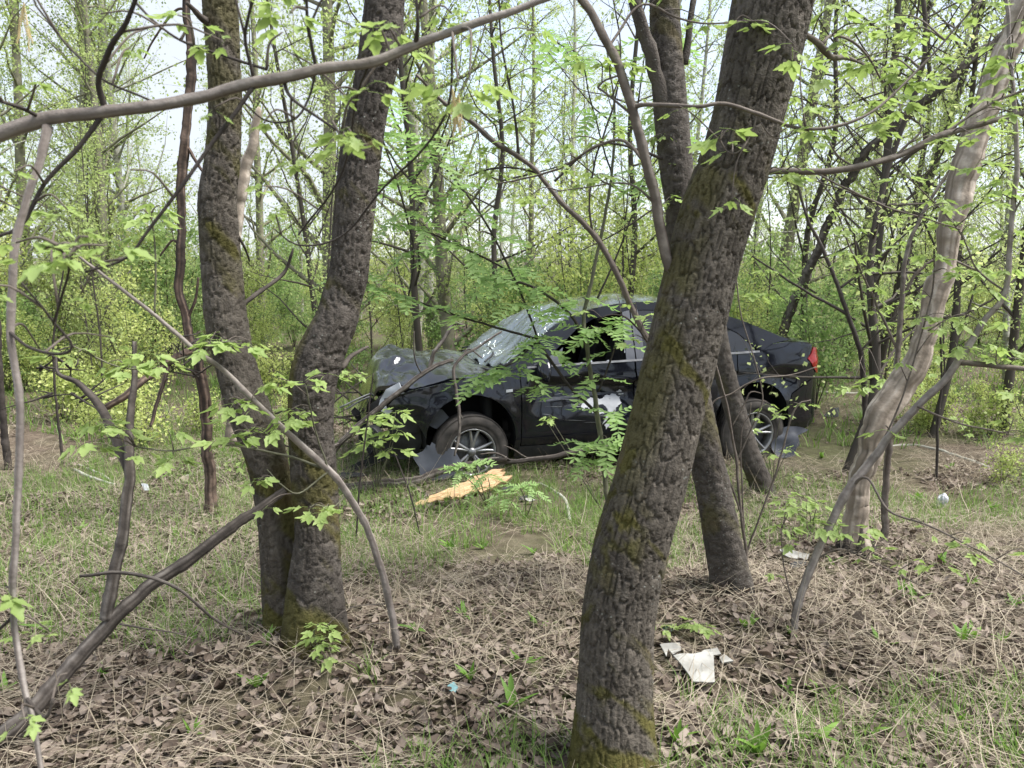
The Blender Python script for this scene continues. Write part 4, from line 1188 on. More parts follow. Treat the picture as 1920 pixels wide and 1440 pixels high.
# ---- big ash in front of the car
mt = empty('ash_tree', G(1145, 1440), 'thick leaning ash with rough bark, moss at its foot, in front of the car', 'tree')
def moss_m(V, nr, S):
    z = V[..., 2] - gz(V[..., 0], V[..., 1])
    m = sstep(.45, .58, patchy(V, 13, 11) + .55 * np.exp(-np.maximum(z, 0) / .20) - .15)
    f = sstep(.25, .85, -nr[..., 0] - .25 * nr[..., 1])
    m = np.maximum(m, .7 * f * sstep(.36, .56, patchy(V, 33, 8)) * sstep(.75, 1.05, z) * (1 - sstep(1.85, 2.1, z)))
    return np.maximum(m, .8 * sstep(.40, .5, patchy(V, 43, 10)) * np.exp(-((z - .72) / .12) ** 2) * sstep(.1, .6, -nr[..., 0] - nr[..., 1] * .4))
g = Geo()
Mn = [(1140, 1500, 2.17, 168), (1143, 1440, 2.18, 150), (1150, 1300, 2.2, 134), (1160, 1150, 2.22, 132), (1185, 1020, 2.24, 132), (1214, 920, 2.25, 128), (1245, 798, 2.27, 124), (1272, 687, 2.28, 122), (1298, 580, 2.29, 121), (1320, 490, 2.3, 117), (1345, 400, 2.3, 118), (1380, 300, 2.3, 112), (1408, 200, 2.3, 110), (1434, 100, 2.3, 112), (1455, 0, 2.3, 115), (1478, -120, 2.3, 112), (1510, -300, 2.3, 105)]
bark_trunk(Mn, g, 37, res=.0038, cell=(.018, .075), depth=.011, moss=moss_m, flare=.42, fat=1.09)
part('trunk', g, M['bark'], mt, moss=True)
twigs_px(mt, [[(1395, 335, 2.33, 16), (1440, 322, 2.35, 15), (1520, 320, 2.4, 14), (1600, 312, 2.45, 14), (1680, 292, 2.5, 13), (1760, 258, 2.5, 13), (1850, 232, 2.5, 12), (1950, 205, 2.5, 11)],
              [(1270, 530, 2.3, 24), (1250, 490, 2.28, 24), (1228, 380, 2.25, 22), (1205, 290, 2.22, 21), (1185, 215, 2.2, 20), (1160, 130, 2.18, 18), (1120, 45, 2.15, 17), (1080, -20, 2.13, 15), (1040, -80, 2.1, 12)]], M['twig'], 'branch', 9)
twigs_px(mt, [[(1180, 205, 2.2, 10), (1205, 196, 2.18, 9), (1260, 199, 2.1, 9), (1310, 203, 2.05, 8), (1355, 196, 2.05, 8), (1420, 213, 2.05, 8), (1500, 240, 2.05, 7), (1560, 238, 2.05, 7), (1630, 212, 2.05, 6), (1720, 130, 2.1, 5), (1840, 0, 2.1, 4)],
              [(1420, 213, 2.05, 4), (1410, 250, 2.05, 3), (1385, 285, 2.05, 3), (1365, 286, 2.05, 3), (1350, 262, 2.05, 3)],
              [(1418, 215, 2.05, 3), (1440, 250, 2.06, 3), (1470, 257, 2.06, 3), (1510, 240, 2.06, 2)],
              [(1185, 215, 2.2, 6), (1130, 170, 2.2, 4), (1120, 165, 2.2, 5), (1135, 150, 2.2, 4), (1165, 140, 2.2, 5)],
              [(1215, 310, 2.22, 8), (1170, 265, 2.3, 7), (1120, 275, 2.4, 6), (1060, 310, 2.5, 5), (1000, 330, 2.6, 4), (930, 345, 2.7, 3)],
              [(1228, 380, 2.25, 6), (1180, 345, 2.25, 4), (1100, 350, 2.3, 3), (1040, 360, 2.3, 2)],
              [(1140, 90, 2.16, 6), (1200, 10, 2.2, 5), (1260, 30, 2.2, 5), (1320, 45, 2.2, 4), (1390, 40, 2.2, 4)],
              [(1520, 320, 2.4, 6), (1545, 330, 2.4, 4), (1600, 360, 2.4, 4), (1700, 400, 2.45, 3), (1800, 430, 2.5, 3)],
              [(1680, 292, 2.5, 6), (1730, 240, 2.5, 4), (1690, 210, 2.5, 3)], [(1760, 258, 2.5, 6), (1850, 200, 2.5, 5), (1930, 165, 2.5, 5)],
              [(1600, 312, 2.45, 5), (1570, 290, 2.45, 4), (1540, 230, 2.5, 3), (1520, 180, 2.5, 3)],
              [(1500, 60, 2.3, 12), (1530, 75, 2.35, 14), (1560, 105, 2.4, 13), (1590, 108, 2.45, 9), (1620, 120, 2.5, 5)],
              [(1540, 85, 2.36, 8), (1565, 65, 2.4, 6), (1620, 95, 2.5, 5), (1660, 160, 2.6, 4)]], M['twig'], 'twig', 6, 3, MAPLE, .42)
cl_px(mt, [(1490, 85, 2.1, 3), (1505, 110, 2.1, 2), (1460, 316, 2.3, 3), (1500, 318, 2.3, 2), (1355, 245, 2.05, 3), (1370, 240, 2.05, 1), (1820, 250, 2.4, 3), (1500, 240, 2.3, 1), (1690, 205, 2.5, 3), (1655, 110, 2.2, 3), (1700, 130, 2.2, 4), (1630, 115, 2.2, 2), (1690, 185, 2.2, 3), (1640, 180, 2.4, 3), (1720, 155, 2.2, 3), (1740, 60, 2.2, 4), (1700, 55, 2.2, 3), (1660, 30, 2.2, 3), (1760, 120, 2.3, 2), (1640, 230, 2.4, 2), (1850, 180, 2.5, 3), (1560, 10, 2.3, 3), (1620, 45, 2.3, 3), (1400, 40, 2.2, 2), (1540, 140, 2.4, 2)], MAPLE, .62)

# ---- second stem right behind it
t2 = empty('ash_tree', G(1385, 1150), 'dark ash behind the thick leaning one, foot on its right, fork on its left', 'tree')
def moss_2(V, nr, S): return .5 * sstep(.56, .70, patchy(V, 53))
g = Geo()
T2 = [(1380, 1165, 3.4, 80), (1368, 1080, 3.4, 72), (1352, 1000, 3.4, 68), (1338, 920, 3.4, 66), (1322, 850, 3.4, 63), (1300, 740, 3.4, 62), (1280, 620, 3.4, 58), (1275, 500, 3.4, 52), (1275, 400, 3.4, 50), (1268, 320, 3.4, 58), (1262, 260, 3.4, 58), (1256, 190, 3.4, 58), (1250, 100, 3.4, 54), (1245, 0, 3.4, 50), (1240, -150, 3.4, 46), (1230, -330, 3.4, 42)]
bark_trunk(T2, g, 51, res=.008, cell=(.018, .06), depth=.010, moss=moss_2)
part('trunk', g, M['bark2'], t2, moss=True)
twigs_px(t2, [[(1250, 230, 3.38, 34), (1236, 150, 3.35, 30), (1215, 80, 3.32, 28), (1195, 20, 3.3, 26), (1170, -60, 3.3, 24)],
              [(1282, 120, 3.4, 18), (1290, 70, 3.4, 14), (1300, 0, 3.4, 12), (1310, -60, 3.4, 10)]], M['bark2'], 'branch', 10)
twigs_px(t2, [[(1262, 700, 3.4, 15), (1225, 655, 3.3, 14), (1200, 610, 3.25, 13), (1165, 530, 3.2, 13), (1135, 470, 3.2, 12), (1110, 432, 3.2, 12), (1060, 385, 3.2, 11), (1010, 325, 3.2, 10), (973, 293, 3.2, 10), (930, 270, 3.2, 11), (885, 232, 3.2, 10), (830, 190, 3.2, 8), (780, 140, 3.2, 6)]], M['twig'], 'branch', 9)
twigs_px(t2, [[(973, 293, 3.2, 6), (965, 210, 3.2, 5), (950, 140, 3.2, 5), (940, 80, 3.2, 4), (935, -10, 3.2, 4)],
              [(1010, 325, 3.2, 5), (960, 315, 3.25, 4), (920, 318, 3.25, 4), (880, 330, 3.3, 3)],
              [(1040, 340, 3.2, 5), (1080, 300, 3.2, 5), (1130, 270, 3.2, 5), (1200, 280, 3.3, 6), (1250, 300, 3.38, 8)],
              [(1110, 432, 3.2, 5), (1105, 370, 3.2, 4), (1120, 290, 3.2, 4), (1150, 200, 3.2, 4), (1165, 100, 3.2, 3), (1150, 0, 3.2, 3)],
              [(1230, 660, 3.3, 4), (1180, 600, 3.2, 4), (1145, 590, 3.2, 3), (1120, 600, 3.2, 2)],
              [(1275, 380, 3.4, 5), (1230, 390, 3.3, 4), (1150, 440, 3.3, 3), (1090, 470, 3.3, 2)]], M['twig_dark'], 'twig', 6, 5, MAPLE, .5)
cl_px(t2, [(965, 215, 3.2, 3), (1000, 230, 3.2, 3), (1015, 130, 3.2, 3), (970, 130, 3.2, 2), (950, 215, 3.2, 2), (980, 310, 3.2, 2), (1060, 100, 3.2, 3), (1010, 60, 3.2, 3), (900, 60, 3.2, 3), (820, 190, 3.2, 3), (780, 140, 3.2, 3), (1100, 330, 3.2, 3)], MAPLE, .65)

t3 = empty('ash_tree', G(1430, 890), 'slim dark trunk leaning left, standing close to the rear wheel of the car', 'tree')
g = Geo()
bark_trunk([(1436, 938, 5.9, 44), (1426, 905, 5.9, 42), (1400, 840, 5.9, 40), (1370, 740, 5.9, 38), (1347, 640, 5.9, 36), (1335, 500, 5.9, 34), (1345, 300, 5.9, 36), (1390, 0, 5.9, 32), (1420, -200, 5.9, 28)], g, 71, res=.012, cell=(.03, .09), depth=.012, moss=moss_2, flare=.2)
part('trunk', g, M['bark2'], t3, moss=True)

# ---- stripped snag on the right
sg = empty('dead_snag', G(1607, 1045), 'pale barkless dead trunk with a kink, standing right of the car', 'dead tree')
def snag_geo():
    P, rad = px_path([(1605, 1050, 4.1, 74), (1607, 1000, 4.1, 54), (1610, 940, 4.1, 48), (1622, 860, 4.1, 50), (1645, 800, 4.1, 56), (1690, 730, 4.1, 52), (1728, 655, 4.1, 46), (1743, 600, 4.1, 40), (1757, 540, 4.1, 46), (1765, 515, 4.1, 42), (1770, 480, 4.1, 36), (1785, 400, 4.1, 46), (1815, 300, 4.1, 48), (1852, 200, 4.1, 44), (1882, 100, 4.1, 44), (1925, 0, 4.1, 46), (1955, -80, 4.1, 40)], 14)
    P, rad = kink(P, rad * .92, 5, 0.); V, F = tube(P, rad, 40, True, .32, 6)
    n = len(P); Vr = V.reshape(n, 40, 3); c = P[:, None]
    s = np.arange(n)[:, None] * .05; th = np.linspace(0, 2 * math.pi, 40, endpoint=False)[None]
    k = 1 - .16 * sstep(.60, .75, fbm(np.cos(th) * 3 + s * .7, np.sin(th) * 3 + s * .5, 91, 3)) + .05 * (fbm(th * 9, s * 1.2, 12, 2) - .45)
    hole_shade = sstep(.60, .75, fbm(np.cos(th) * 3 + s * .7, np.sin(th) * 3 + s * .5, 91, 3)) * .8  # sunken hollows, coloured dark to stand in for the shade inside
    g = Geo(); g.add((c + (Vr - c) * k[:, :, None]).reshape(-1, 3), F, tube.streak, hole_shade.ravel()); return g
part('trunk', snag_geo(), M['snag'], sg, moss=True)
for k in range(7):
    a = k * .9; b = W(1606, 1040, 4.1) + Vector((math.cos(a) * .085, math.sin(a) * .085, -.02))
    g = Geo(); V, F = tube(np.array([b, b + Vector((0, 0, .07)), b + Vector((math.cos(a) * .01, 0, .10 + .05 * (k % 3)))]), np.array([.035, .03, .006]), 6, True, .3, k); g.add(V, F)
    part('bark_collar', g, M['bark2'], sg)

# ---- saplings on the right
s6 = empty('box_elder_sapling', G(1487, 1200), 'box elder sapling arching right in front of the pale snag', 'sapling')
tube_part('stem', s6, [(1484, 1215, 3.05, 21), (1490, 1170, 3.05, 20), (1503, 1110, 3.05, 21), (1527, 1050, 3.05, 22), (1548, 1000, 3.05, 21), (1600, 905, 3.05, 22), (1650, 840, 3.05, 21), (1720, 762, 3.02, 19), (1795, 680, 3.0, 18), (1845, 605, 3.0, 15), (1883, 545, 3.0, 13), (1898, 420, 3.0, 12), (1907, 280, 3.0, 11), (1893, 100, 3.0, 9), (1884, -60, 3.0, 8)], M['twig_light'], 10, .06)
twigs_px(s6, [[(1795, 680, 3.0, 13), (1850, 684, 2.95, 12), (1940, 695, 2.9, 11)],
              [(1598, 910, 3.05, 8), (1625, 895, 3.0, 6), (1665, 955, 2.9, 6), (1740, 985, 2.8, 5), (1850, 1040, 2.7, 4), (1935, 1090, 2.6, 4)],
              [(1720, 762, 3.0, 5), (1800, 795, 3.0, 4), (1900, 815, 3.0, 3)], [(1650, 840, 3.05, 5), (1700, 720, 3.05, 4), (1745, 560, 3.05, 4), (1752, 500, 3.05, 3)],
              [(1883, 545, 3.0, 5), (1830, 500, 3.0, 4), (1790, 420, 3.0, 3), (1700, 330, 3.0, 3)], [(1900, 400, 3.0, 5), (1930, 350, 3.0, 4)], [(1845, 605, 3.0, 4), (1800, 590, 3.0, 3), (1740, 620, 3.0, 3)],
              [(1527, 1050, 3.05, 5), (1580, 1030, 3.0, 4), (1650, 1060, 3.0, 3), (1730, 1100, 2.9, 3)],
              [(1490, 1150, 3.05, 4), (1470, 1060, 3.05, 3), (1465, 990, 3.05, 3)]], M['twig'], 'twig', 6, 3, MAPLE, .45)
cl_px(s6, [(1750, 470, 3.0, 4), (1775, 505, 3.0, 3), (1800, 500, 3.0, 3), (1810, 655, 3.0, 4), (1790, 645, 3.0, 3), (1840, 540, 3.0, 3), (1880, 640, 2.9, 3), (1900, 600, 2.9, 3), (1895, 110, 2.6, 4), (1880, 85, 2.6, 3), (1900, 130, 2.6, 3), (1905, 40, 2.6, 3), (1880, 350, 3.0, 4), (1840, 300, 3.0, 4), (1895, 430, 3.0, 3), (1820, 420, 3.0, 4), (1780, 590, 3.0, 3), (1900, 500, 3.0, 4), (1760, 370, 3.0, 3), (1840, 370, 3.0, 3), (1910, 730, 3.0, 3), (1900, 780, 3.0, 2), (1640, 985, 3.0, 3), (1660, 800, 3.0, 2), (1700, 330, 3.0, 3), (1870, 240, 3.0, 3), (1830, 220, 3.0, 2), (1470, 985, 3.05, 4), (1500, 945, 3.05, 3), (1530, 980, 3.05, 4), (1560, 985, 3.0, 4), (1640, 1020, 3.0, 3), (1600, 1000, 3.0, 2), (1815, 1030, 2.7, 3), (1760, 1050, 2.8, 2)], MAPLE, .66)
s7 = empty('grey_sapling', G(1655, 1030), 'straight thin grey sapling close behind the pale snag', 'sapling')
tube_part('stem', s7, [(1655, 1035, 4.4, 20), (1662, 930, 4.4, 18), (1670, 800, 4.4, 17), (1682, 680, 4.4, 15), (1690, 560, 4.4, 13), (1700, 480, 4.4, 11), (1730, 400, 4.4, 9), (1790, 300, 4.4, 7), (1830, 180, 4.4, 5), (1860, 60, 4.4, 4)], M['twig'], 8)
twigs_px(s7, [[(1690, 560, 4.4, 8), (1720, 510, 4.4, 7), (1770, 485, 4.4, 6), (1840, 510, 4.4, 4)], [(1683, 660, 4.4, 6), (1640, 560, 4.4, 5), (1600, 480, 4.4, 4), (1570, 400, 4.4, 3)], [(1672, 790, 4.4, 5), (1720, 700, 4.4, 4), (1740, 660, 4.4, 3)]], M['twig'], 'twig', 6, 6, MAPLE, .6)
cl_px(s7, [(1600, 480, 4.4, 4), (1575, 420, 4.4, 3), (1640, 560, 4.4, 2), (1730, 400, 4.4, 3), (1790, 300, 4.4, 3), (1840, 505, 4.4, 4)], MAPLE, .8)
s8 = empty('dark_sapling', G(1640, 885), 'dark forked sapling between the tail of the car and the pale snag', 'sapling')
tube_part('stem', s8, [(1634, 880, 5.6, 16), (1625, 790, 5.6, 15), (1620, 720, 5.6, 14), (1610, 650, 5.6, 13), (1590, 590, 5.6, 12), (1570, 530, 5.6, 10), (1545, 470, 5.6, 9), (1510, 400, 5.6, 7), (1490, 320, 5.6, 5)], M['twig_dark'], 8)
twigs_px(s8, [[(1590, 590, 5.6, 7), (1500, 540, 5.6, 5), (1440, 500, 5.6, 4), (1410, 480, 5.6, 3)], [(1575, 540, 5.6, 6), (1640, 490, 5.6, 4), (1720, 420, 5.6, 3)], [(1612, 660, 5.6, 5), (1660, 610, 5.6, 4), (1720, 560, 5.6, 3)]], M['twig_dark'], 'twig', 6, 6, MAPLE, .7)
cl_px(s8, [(1410, 545, 5.6, 4), (1440, 545, 5.6, 3), (1510, 400, 5.6, 3), (1490, 330, 5.6, 3), (1720, 420, 5.6, 3), (1650, 700, 5.0, 4), (1630, 720, 5.0, 4), (1600, 720, 5.0, 3)], MAPLE, 1.0)
# long diagonal dead limb high on the right
dl = empty('leaning_limb', G(1470, 800), 'long brown limb leaning up to the right behind the snag', 'dead tree')
tube_part('limb', dl, [(1400, 800, 7.2 + 2.6, 20), (1480, 590, 9.4, 20), (1540, 455, 9.0, 19), (1590, 340, 8.6, 19), (1625, 285, 8.4, 19), (1700, 220, 8.2, 18), (1780, 150, 8.0, 18), (1850, 90, 8.0, 17), (1960, 20, 8.0, 16)], M['dead'], 9, .12)

# ---- leaning box elder sapling crossing the twin ash
s9 = empty('box_elder_sapling', G(742, 1205), 'thin box elder sapling leaning far left across the twin ash', 'sapling')
tube_part('stem', s9, [(744, 1215, 2.9, 21), (730, 1140, 2.88, 20), (715, 1080, 2.85, 20), (690, 1000, 2.8, 19), (652, 925, 2.75, 18), (615, 880, 2.7, 18), (555, 825, 2.65, 17), (480, 755, 2.6, 15), (420, 695, 2.58, 13), (365, 655, 2.55, 12), (290, 590, 2.5, 10), (200, 520, 2.45, 8), (130, 465, 2.4, 6)], M['twig_light'], 10, .05)
twigs_px(s9, [[(618, 882, 2.7, 7), (560, 862, 2.68, 6), (480, 842, 2.6, 5), (400, 832, 2.55, 5), (320, 845, 2.5, 4), (255, 838, 2.5, 3)],
              [(372, 662, 2.55, 6), (310, 682, 2.5, 5), (240, 692, 2.45, 4), (170, 665, 2.4, 4), (130, 645, 2.4, 3)],
              [(290, 590, 2.5, 4), (290, 480, 2.5, 4), (284, 400, 2.5, 3)], [(480, 755, 2.6, 4), (450, 760, 2.55, 3)], [(480, 842, 2.6, 3), (470, 810, 2.55, 3)], [(615, 880, 2.7, 4), (590, 800, 2.65, 4), (572, 720, 2.6, 3)],
              [(365, 655, 2.55, 4), (400, 645, 2.5, 4), (440, 640, 2.5, 3)], [(615, 885, 2.7, 5), (560, 925, 2.65, 4), (530, 910, 2.6, 3), (500, 880, 2.6, 3)], [(652, 925, 2.75, 4), (625, 950, 2.7, 3), (590, 945, 2.65, 3), (578, 960, 2.65, 2)]], M['twig_green'], 'twig', 5, 2, MAPLE, .5)
cl_px(s9, [(385, 640, 2.5, 3), (415, 632, 2.5, 3), (445, 645, 2.5, 3), (300, 672, 2.45, 3), (268, 665, 2.45, 3), (235, 680, 2.45, 3), (440, 752, 2.55, 4), (465, 765, 2.55, 3), (455, 810, 2.55, 4), (490, 805, 2.5, 2), (430, 815, 2.5, 2), (545, 768, 2.6, 4), (560, 780, 2.6, 2), (325, 852, 2.5, 5), (250, 838, 2.5, 3), (185, 790, 2.45, 5), (215, 800, 2.45, 3), (610, 705, 2.6, 3), (570, 720, 2.6, 2), (580, 950, 2.65, 3), (240, 690, 2.4, 3), (284, 395, 2.5, 4), (270, 430, 2.5, 3), (300, 385, 2.5, 2), (160, 830, 2.4, 3), (600, 1185, 2.75, 3), (610, 1215, 2.75, 3), (130, 465, 2.3, 3)], MAPLE, .70)

# ---- overhanging branch close to the camera; its trunk stands outside the picture on the left
ov = empty('overhanging_box_elder', Vector((-1.75, 1.55, 0.)), 'smooth grey box elder branch sweeping close across the top left', 'tree')
g = Geo()
b0 = W(-140, 300, 1.25)
Pt = np.array([(-1.75, 1.55, -.05), (-1.72, 1.5, .6), (-1.66, 1.42, 1.3), (-1.6, 1.35, 2.0), (-1.55, 1.3, 3.0)]); V, F = tube(spline(Pt, 6), np.linspace(.10, .06, 25), 14, True, .1); g.add(V, F)
part('trunk', g, M['bark2'], ov)
P, rad = px_path([(-140, 300, 1.25, 30), (0, 252, 1.25, 27), (100, 222, 1.25, 25), (195, 205, 1.25, 22), (300, 193, 1.25, 21), (380, 175, 1.26, 20), (480, 150, 1.27, 21), (600, 128, 1.28, 19), (690, 118, 1.29, 18), (760, 92, 1.3, 17), (830, 66, 1.3, 15), (900, 42, 1.3, 14), (970, 18, 1.3, 12), (1050, -15, 1.3, 11), (1130, -70, 1.3, 9)], 8)
P0 = np.array([(-1.62, 1.40, 1.35)]); P = np.vstack([P0, P]); rad = np.concatenate([[.02], rad])
for k in range(4, len(rad), 9): rad[k] *= 1.10
P, rad = kink(P, rad, 8, .10); PATHS.setdefault(ov.name, []).append(P); V, F = tube(P, rad, 16, True, .05); g = Geo(); g.add(V, F, tube.streak); part('branch', g, M['twig_light'], ov)
twigs_px(ov, [[(90, 238, 1.25, 22), (78, 285, 1.23, 17), (52, 360, 1.2, 16), (32, 430, 1.18, 17), (20, 500, 1.16, 17), (15, 612, 1.15, 17), (24, 680, 1.14, 16), (34, 760, 1.13, 16), (34, 900, 1.12, 16), (28, 1050, 1.1, 15), (28, 1150, 1.1, 14), (38, 1270, 1.08, 15), (58, 1350, 1.07, 13), (76, 1440, 1.06, 12), (90, 1520, 1.05, 11)]], M['twig_light'], 'hanging_shoot', 9)
twigs_px(ov, [[(195, 212, 1.25, 12), (150, 275, 1.24, 10), (90, 340, 1.23, 9), (45, 420, 1.22, 8), (-10, 445, 1.2, 7)],
              [(197, 205, 1.25, 14), (183, 150, 1.23, 12), (210, 95, 1.2, 12), (245, 40, 1.18, 10), (262, -30, 1.15, 9)],
              [(72, 218, 1.25, 9), (30, 200, 1.2, 8), (-15, 185, 1.18, 7)],
              [(478, 160, 1.27, 10), (430, 222, 1.25, 9), (350, 335, 1.22, 8), (270, 450, 1.2, 7), (235, 485, 1.2, 6), (160, 510, 1.2, 5)],
              [(475, 145, 1.27, 8), (462, 70, 1.25, 7), (475, -10, 1.22, 6)], [(592, 125, 1.28, 8), (578, 55, 1.25, 7), (575, -20, 1.22, 6)],
              [(530, 145, 1.28, 8), (545, 180, 1.27, 7), (590, 215, 1.26, 6), (640, 250, 1.25, 5)], [(592, 132, 1.28, 6), (580, 185, 1.28, 5), (550, 225, 1.27, 5), (500, 228, 1.27, 4), (465, 200, 1.27, 3)],
              [(500, 130, 1.3, 6), (430, 108, 1.32, 6), (320, 65, 1.35, 5), (255, 8, 1.38, 5), (230, -30, 1.4, 4)], [(290, 192, 1.26, 5), (180, 140, 1.3, 5), (80, 30, 1.35, 4), (60, -10, 1.35, 4)],
              [(15, 620, 1.15, 8), (55, 650, 1.12, 7), (115, 662, 1.1, 7), (135, 645, 1.1, 6), (95, 595, 1.08, 5), (40, 530, 1.05, 4)], [(100, 605, 1.08, 5), (120, 550, 1.05, 6), (130, 500, 1.03, 5), (110, 460, 1.0, 4)],
              [(30, 1150, 1.1, 9), (10, 1170, 1.1, 8), (-20, 1195, 1.1, 7)], [(50, 1310, 1.07, 9), (85, 1345, 1.05, 8), (100, 1310, 1.05, 7)],
              [(690, 125, 1.29, 6), (665, 200, 1.4, 5), (640, 330, 1.5, 5), (560, 440, 1.6, 4)], [(850, 60, 1.3, 6), (840, 190, 1.35, 5), (790, 280, 1.4, 5), (720, 350, 1.45, 5), (640, 440, 1.5, 4), (560, 460, 1.5, 4), (515, 430, 1.5, 3)],
              [(780, 80, 1.3, 10), (784, 40, 1.28, 8), (780, -10, 1.28, 6)]], M['twig_dark'], 'twig', 7, 2, MAPLE, .22)
cl_px(ov, [(70, 470, 1.0, 3), (150, 465, 1.0, 3), (30, 455, 1.0, 2), (120, 490, 1.0, 2), (200, 460, 1.05, 2), (880, 150, 1.15, 4), (860, 160, 1.15, 3), (690, 165, 1.2, 4), (660, 250, 1.2, 4), (640, 260, 1.2, 2), (545, 25, 1.2, 3), (720, 45, 1.3, 3), (700, 35, 1.3, 2), (620, 170, 1.35, 2), (740, 90, 1.4, 3), (530, 60, 1.3, 2), (360, 40, 1.35, 2), (365, 85, 1.35, 2), (40, 395, 1.5, 3), (90, 390, 1.5, 3), (5, 380, 1.5, 2), (75, 655, 1.3, 2), (10, 1100, 1.1, 1)], MAPLE, .42)
for k, (px, py, d) in enumerate(((848, 165, 1.15), (45, 5, 1.1), (860, 175, 1.15))):
    b = W(px, py, d)
    for q in range(9):
        g = Geo(); e = Vector((rl.uniform(-.010, .010), rl.uniform(-.01, .01), -rl.uniform(.03, .065)))
        V, F = tube(np.array([b, b + e * .5 + Vector((rl.uniform(-.004, .004), 0, 0)), b + e]), np.array([.0005, .0006, .0011]), 4, False); g.add(V, F, rl.random())
        part('flower_tassel', g, M['tassel'], ov)

# ---- rowan in front of the car
ro = empty('rowan_sapling', G(1150, 1080), 'rowan sapling with feathery leaves in front of the windscreen and front door', 'sapling')
D = G(1150, 1080).y
def dd_(L, d=D): return [(a, b, d, w) for a, b, w in L]
tube_part('stem', ro, dd_([(1152, 1090, 14), (1147, 1018, 14), (1140, 950, 14), (1132, 870, 13), (1121, 780, 13), (1102, 660, 11), (1095, 600, 10), (1110, 520, 9), (1128, 430, 8), (1148, 330, 7), (1152, 220, 6), (1142, 120, 4), (1130, 40, 3)]), M['twig_green'], 9)
RA = [[(1100, 645, 8), (1065, 585, 7), (1000, 540, 6), (920, 518, 5)], [(1119, 775, 8), (1065, 722, 7), (1028, 668, 7), (1008, 640, 6)], [(1010, 645, 6), (995, 600, 5), (960, 510, 5), (900, 400, 5), (830, 310, 4), (795, 262, 3)],
      [(1010, 636, 6), (900, 605, 5), (760, 558, 4), (690, 535, 4), (640, 520, 3)], [(1122, 735, 5), (1150, 660, 4), (1168, 600, 3)], [(1120, 560, 5), (1165, 460, 4), (1210, 330, 4), (1240, 200, 3), (1245, 70, 3)],
      [(765, 560, 4), (775, 470, 4), (745, 340, 4), (715, 250, 3), (700, 190, 3)], [(960, 510, 4), (880, 470, 4), (790, 430, 3)], [(1148, 330, 4), (1110, 200, 3), (1090, 110, 3), (1045, 80, 3)], [(1008, 640, 5), (960, 680, 4), (905, 700, 3)],
      [(1130, 860, 5), (1118, 840, 4), (1105, 832, 3)], [(1125, 800, 4), (1140, 790, 4), (1152, 770, 3)], [(1062, 720, 4), (1030, 725, 3), (1010, 728, 3)]]
twigs_px(ro, [dd_(L) for L in RA], M['twig_dark'], 'twig', 5)
cl_px(ro, [(a, b, D - rl.uniform(0, .12), n) for a, b, n in ((1010, 638, 8), (1025, 655, 4), (905, 700, 5), (960, 690, 4), (935, 705, 3), (1010, 728, 4), (1130, 618, 4), (1168, 600, 6), (1150, 655, 2), (1122, 712, 3), (1152, 772, 4), (1105, 832, 6), (1140, 828, 5), (1110, 860, 4), (690, 535, 5), (650, 520, 6), (725, 545, 3), (760, 557, 4), (830, 582, 4), (870, 595, 3), (920, 518, 5), (960, 530, 3), (1000, 542, 4), (1050, 572, 4), (1085, 560, 3),
       (900, 400, 4), (930, 450, 4), (865, 355, 4), (820, 300, 4), (795, 262, 6), (960, 505, 3), (880, 470, 4), (840, 455, 4), (790, 430, 5), (1148, 330, 3), (1120, 215, 4), (1090, 110, 5), (1045, 82, 5), (1210, 330, 3), (1235, 230, 5), (1240, 170, 5), (1245, 70, 6), (1240, 100, 4), (775, 470, 4), (745, 345, 5), (715, 255, 5), (702, 195, 6), (760, 400, 4), (1095, 615, 3), (980, 570, 3))], ROWAN, 1.2, (-.2, .6))
for base, tips, sc_, lab in (((912, 948), ((880, 872, 7), (860, 885, 4), (915, 895, 5), (895, 920, 3)), 1.15, 'low rowan shoot in front of the front wheel'),
                             ((985, 975), ((975, 915, 6), (1000, 918, 4), (945, 935, 5)), 1.0, 'low rowan shoot beside the splintered wood')):
    b = G(*base); s_ = empty('rowan_shoot', b, lab, 'sapling')
    for px, py, n in tips:
        t = W(px, py, b.y - .05); m_ = (b + t) / 2 + Vector((.02, 0, .02)); g = Geo()
        V, F = tube(spline(np.array([b, m_, t]), 4), np.linspace(.005, .0025, 9), 5); g.add(V, F); st_o = part('stem', g, M['twig_green'], s_)
        cluster(s_, t, ROWAN, n, sc_ * .95, (-.3, .5), st_o)
